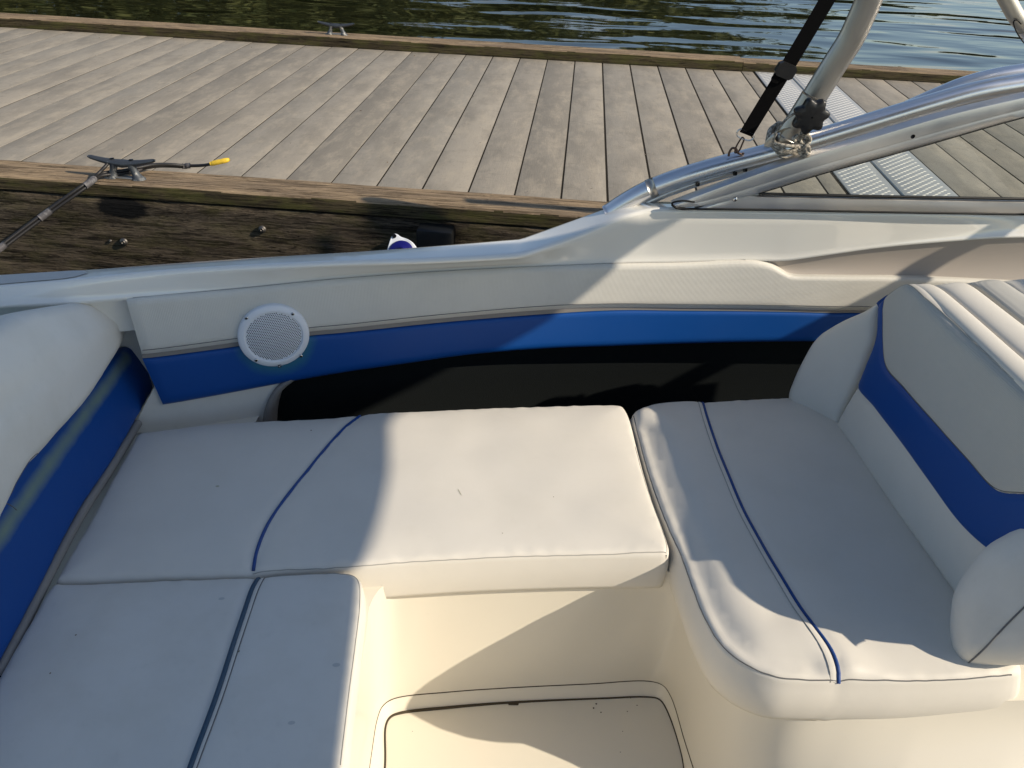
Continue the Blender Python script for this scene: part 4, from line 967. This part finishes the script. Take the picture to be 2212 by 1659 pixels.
# backrest plane
b0 = atz(1803, 923, ZS); b1 = atz(2056, 1284, ZS)
Ub = (b0 - b1); Ub[2] = 0; Ub /= np.linalg.norm(Ub)          # towards the dock
leanx = np.cross(Ub, [0, 0, 1.]); leanx = leanx if leanx[0] > 0 else -leanx
FBk = Frame(b0, -Ub, np.array([0, 0, 1.]) + .21 * leanx)
if FBk.N[0] > 0: FBk = Frame(b0, Ub, np.array([0, 0, 1.]) + .21 * leanx)
BK = [(1803, 923), (1853, 826), (1867, 793), (1891, 726), (1896, 660), (1912, 640), (1954, 611), (1974, 616), (2060, 700), (2140, 772), (2212, 838), (2420, 1030), (2500, 1150), (2400, 1300), (2120, 1372), (2090, 1330), (2056, 1284), (2000, 1205), (1930, 1108), (1860, 1005), (1815, 938)]
# stripes traced on the backrest plane
in_ = spline(P2f(FBk, [(1893, 655), (1891, 726), (1880, 762), (1867, 793), (1853, 826), (1900, 884), (1960, 960), (2066, 1106), (2100, 1146), (2140, 1182), (2212, 1230), (2400, 1330)]), n=160)
out_ = spline(P2f(FBk, [(1913, 635), (1913, 690), (1914, 740), (1922, 793), (1960, 838), (2030, 916), (2100, 993), (2154, 1053), (2178, 1066), (2212, 1069), (2400, 1074)]), n=160)
def groove(a, b, d):
    g1 = np.sqrt(((out_ - [a, b]) ** 2).sum(1)).min(); g2 = np.sqrt(((in_ - [a, b]) ** 2).sum(1)).min()
    return -.004 * math.exp(-(g1 / .006) ** 2) - .004 * math.exp(-(g2 / .006) ** 2)
bk, hBk, OBk = cushion('backrest', FBk, P2f(FBk, BK), m_vinyl.m, seat, h=.10, r=.020, dome=.014, dl=.04, extra=groove, step=.011, grid=.014, nz_=.0015, bulge=.003)
def surf_patch(name, A_, B_, mt, lift, parent, n=10, F=FBk, h_=hBk):
    G = []
    for a, b in zip(A_, B_):
        ps = [a + (b - a) * k for k in np.linspace(0, 1, n)]; G.append(on_surface(F, h_, ps, lift))
    return MB().grid(G).make(name, mt, parent)
surf_patch('blue_stripe', in_, out_, m_blue.m, .0034, bk, 16)
upp = spline(P2f(FBk, [(1915, 638), (1916, 690), (1917, 740), (1925, 792), (1962, 836), (2032, 914), (2102, 991), (2156, 1051), (2180, 1063), (2212, 1066), (2400, 1071)]), n=160)
tpe = spline(P2f(FBk, [(1916, 641), (1935, 625), (1950, 616), (1958, 614), (1972, 620), (2010, 654), (2060, 702), (2140, 776), (2212, 842), (2330, 950), (2420, 1036)]), n=160)
surf_patch('woven_panel', upp, tpe, m_woven2.m, .0042, bk, 26)
MB().tube(on_surface(FBk, hBk, tpe, .0045), .0014, 6).make('stitching', m_threadl, bk)
MB().tube(on_surface(FBk, hBk, upp, .0044), .0009, 6).make('stitching', m_thread, bk)
# wing at the far end of the backrest: a short pad turned towards the cockpit
w0 = b0; w1 = atz(1698, 866, ZS)
topc = FBk.p3(1896, 660)
Fwg = Frame(w1, w0 - w1, topc - (w0 + (w1 - w0) * .0))
if Fwg.N[0] > 0 : Fwg = Frame(w1, w1 - w0, topc - w0)
WG = [(1698, 860), (1708, 823), (1728, 780), (1751, 740), (1768, 722), (1795, 704), (1821, 690), (1860, 673), (1897, 655), (1896, 700), (1893, 726), (1882, 762), (1869, 795), (1855, 828), (1830, 876), (1806, 924), (1790, 918), (1750, 898), (1708, 878)]
wg, hW, OW = cushion('backrest_wing', Fwg, P2f(Fwg, WG), m_vinyl.m, seat, h=.07, r=.022, dome=.012, dl=.05, step=.009, grid=.012, nz_=.0012, bulge=.002)
# rounded bolster pad at the near end
Fbo = Frame(atz(2056, 1290, ZS), (b1 - b0) * 1.0 + np.array([.10, 0, 0]), (0, .10, 1))
n0 = Fbo.p3(2100, 1300)
G = []
cb0 = atz(2230, 1400, ZS) + np.array([0, .06, .11])
def pole(u, v_, d):  # point on the sight line at distance factor d
    r_ = ray(u, v_); return r_ * d
tA = atz(2085, 1441, ZS + .016); 
BO = [(2056, 1284), (2049, 1325), (2047, 1370), (2055, 1412), (2070, 1433), (2086, 1441), (2130, 1443), (2212, 1443), (2290, 1430), (2350, 1360), (2360, 1250), (2310, 1160), (2260, 1130), (2212, 1135), (2165, 1158), (2132, 1178), (2085, 1232)]
Fbo = Frame(atz(2075, 1400, ZS + .035), (.80, -.60, 0), (.33, .44, .84))
if Fbo.N.dot(-ray(2200, 1300)) < 0: Fbo = Frame(Fbo.O, -Fbo.U, Fbo.V)
bo, hBo, OBo = cushion('end_bolster', Fbo, P2f(Fbo, BO), m_vinyl2.m, seat, h=.13, r=.045, dome=.022, dl=.05, step=.012, grid=.014, nz_=.002, bulge=.0)
sB = spline(P2f(Fbo, [(2087, 1438), (2130, 1397), (2170, 1353), (2212, 1311), (2260, 1268)]), n=40)
MB().tube(on_surface(Fbo, hBo, sB, .0006), .0016, 6).make('stitching', m_thread, bo)
# top rolls of the double backrest
ztr = FBk.p3(1954, 611)[2] + .004
tdir = atz(2212, 836, FBk.p3(2212, 836)[2]) - atz(1974, 616, FBk.p3(1974, 616)[2]); 
def rollpad(name, nearpx, farpx, mt, hgt, z0, dx0=0, par=seat):
    """half-round pad running along the top; nearpx/farpx = its two long edges (far end first)"""
    a = spline([atz(u, v_, z0) for u, v_ in nearpx], n=50); b = spline([atz(u, v_, z0 - dx0) for u, v_ in farpx], n=50); G = []
    for i, (p, q) in enumerate(zip(a, b)):
        e = min(1, i / 5.); e = math.sqrt(1 - (1 - e) ** 2) * .9 + .1
        row = [p + np.array([0, 0, -.16])]
        for k in np.linspace(0, math.pi, 14): row.append(p * (.5 + .5 * math.cos(k)) + q * (.5 - .5 * math.cos(k)) + np.array([0, 0, (hgt * math.sin(k) ** .8) * e - hgt * .35]))
        row.append(q + np.array([0, 0, -.16])); G.append(row)
    G = [[(x_ + np.array([0, 0, -.12]) if 0 < j < 15 else x_) for j, x_ in enumerate(G[0])]] + G
    return MB().grid(G).make(name, mt, par)
rollpad('top_roll', [(1962, 612), (1974, 617), (2212, 838), (2420, 1034)], [(2005, 612), (2021, 618), (2212, 778), (2420, 960)], m_vinyl.m, .015, ztr)
rollpad('top_roll', [(2015, 613), (2026, 619), (2212, 776), (2420, 958)], [(2080, 608), (2091, 613), (2212, 704), (2420, 860)], m_vinyl.m, .018, ztr)
rollpad('top_roll', [(2089, 609), (2100, 612), (2212, 698), (2420, 850)], [(2150, 603), (2165, 607), (2212, 636), (2420, 760)], m_woven2.m, .014, ztr)
rollpad('top_roll', [(2160, 605), (2172, 610), (2212, 638), (2420, 764)], [(2300, 600), (2320, 605), (2400, 640), (2500, 700)], m_vinyl.m, .014, ztr - .01)

# ---- aft backrest at the left
aft = thing('aft_backrest', (-1.0, 1.2, ztop), 'thick off-white backrest roll over a blue panel with a faded greenish streak, at far left', 'backrest')
a0 = atz(300, 915, ZS - .0); a1 = atz(0, 1446, ZS)
Ua = a1 - a0; Ua[2] = 0; Ua /= np.linalg.norm(Ua)
lx = np.cross(Ua, [0, 0, 1.]); lx = lx if lx[0] < 0 else -lx
FA = Frame(a0, Ua, np.array([0, 0, 1.]) + .36 * lx)
if FA.N[0] < 0: FA = Frame(a0, -Ua, np.array([0, 0, 1.]) + .36 * lx)
fa = m_bluef
dl_ = dist_line(fa, FA.p3(281, 770, .01), FA.p3(150, 950, .01)); dl2 = dist_line(fa, FA.p3(150, 950, .01), FA.p3(-40, 1225, .01))
dm = fa.math('ADD', fa.math('MINIMUM', dl_, dl2), fa.math('MULTIPLY', fa.noise(fa.coords(), 18, 3), .012))
fa.color(fa.mix(fa.f(dm, .012, .030, .9, 0), (.004, .056, .25), (.17, .24, .19)))
BL = [(262, 752), (280, 746), (300, 750), (318, 790), (333, 834), (318, 868), (298, 905), (240, 1005), (173, 1106), (90, 1270), (0, 1440), (-120, 1660), (-300, 1700), (-260, 1400), (-100, 1200), (0, 1050), (120, 930), (210, 820)]
cl, hL, OL = cushion('blue_panel', FA, P2f(FA, BL), fa.m, aft, h=.06, r=.012, dome=.004, step=.012, grid=.018, nz_=.001, bulge=0)
bead = spline(P2f(FA, [(304, 912), (292, 932), (240, 1018), (180, 1112), (120, 1225), (60, 1345), (0, 1462)]), n=60)
MB().tube([FA.pt(a, b, -.008) for a, b in bead], .011, 12).make('grey_bead', m_welt.m, aft)
WR = [(-20, 705), (0, 695), (45, 671), (120, 656), (207, 645), (240, 645), (258, 653), (270, 672), (276, 700), (277, 722), (272, 742), (240, 797), (200, 860), (133, 938), (110, 965), (93, 983), (72, 1005), (50, 1042), (20, 1103), (0, 1148), (-60, 1270), (-200, 1500), (-420, 1500), (-420, 1000), (-200, 800)]
OFFA = .055
FA2 = Frame(FA.O + OFFA * FA.N, FA.U, FA.V)
def exL(a, b, d): return .010 * math.exp(-((d - .10) / .05) ** 2) - .42 * max(0, d - .12) ** 1.15
wr, hWR, OWR = cushion('padded_roll', FA2, P2f(FA2, WR), m_vinyl2.m, aft, h=.075, r=.028, dome=.018, dl=.06, extra=exL, step=.012, grid=.016, nz_=.002, bulge=.004)
ss = spline(P2f(FA2, [(98, 975), (88, 978), (80, 981), (55, 1012), (38, 1040), (33, 1065), (32, 1085), (36, 1102)]), n=40)
MB().tube(on_surface(FA2, hWR, ss, .0005), .0009, 6).make('stitching', m_thread, wr)
ss = spline(P2f(FA2, [(207, 651), (240, 652), (256, 664), (264, 690)]), n=30)
MB().tube(on_surface(FA2, hWR, ss, .0005), .0012, 6).make('stitching', m_thread, wr)
tq = [atz(u, v_, -.93) for u, v_ in ((-80, 668), (-10, 668), (44, 669), (60, 690), (0, 720), (-80, 740))]
MB().add(tq + [p - np.array([0, 0, .12]) for p in tq], [(0, 5, 4, 3, 2, 1)] + [(i, (i + 1) % 6, (i + 1) % 6 + 6, i + 6) for i in range(6)]).make('teal_sunpad', m_teal.m, boat, smooth=False)
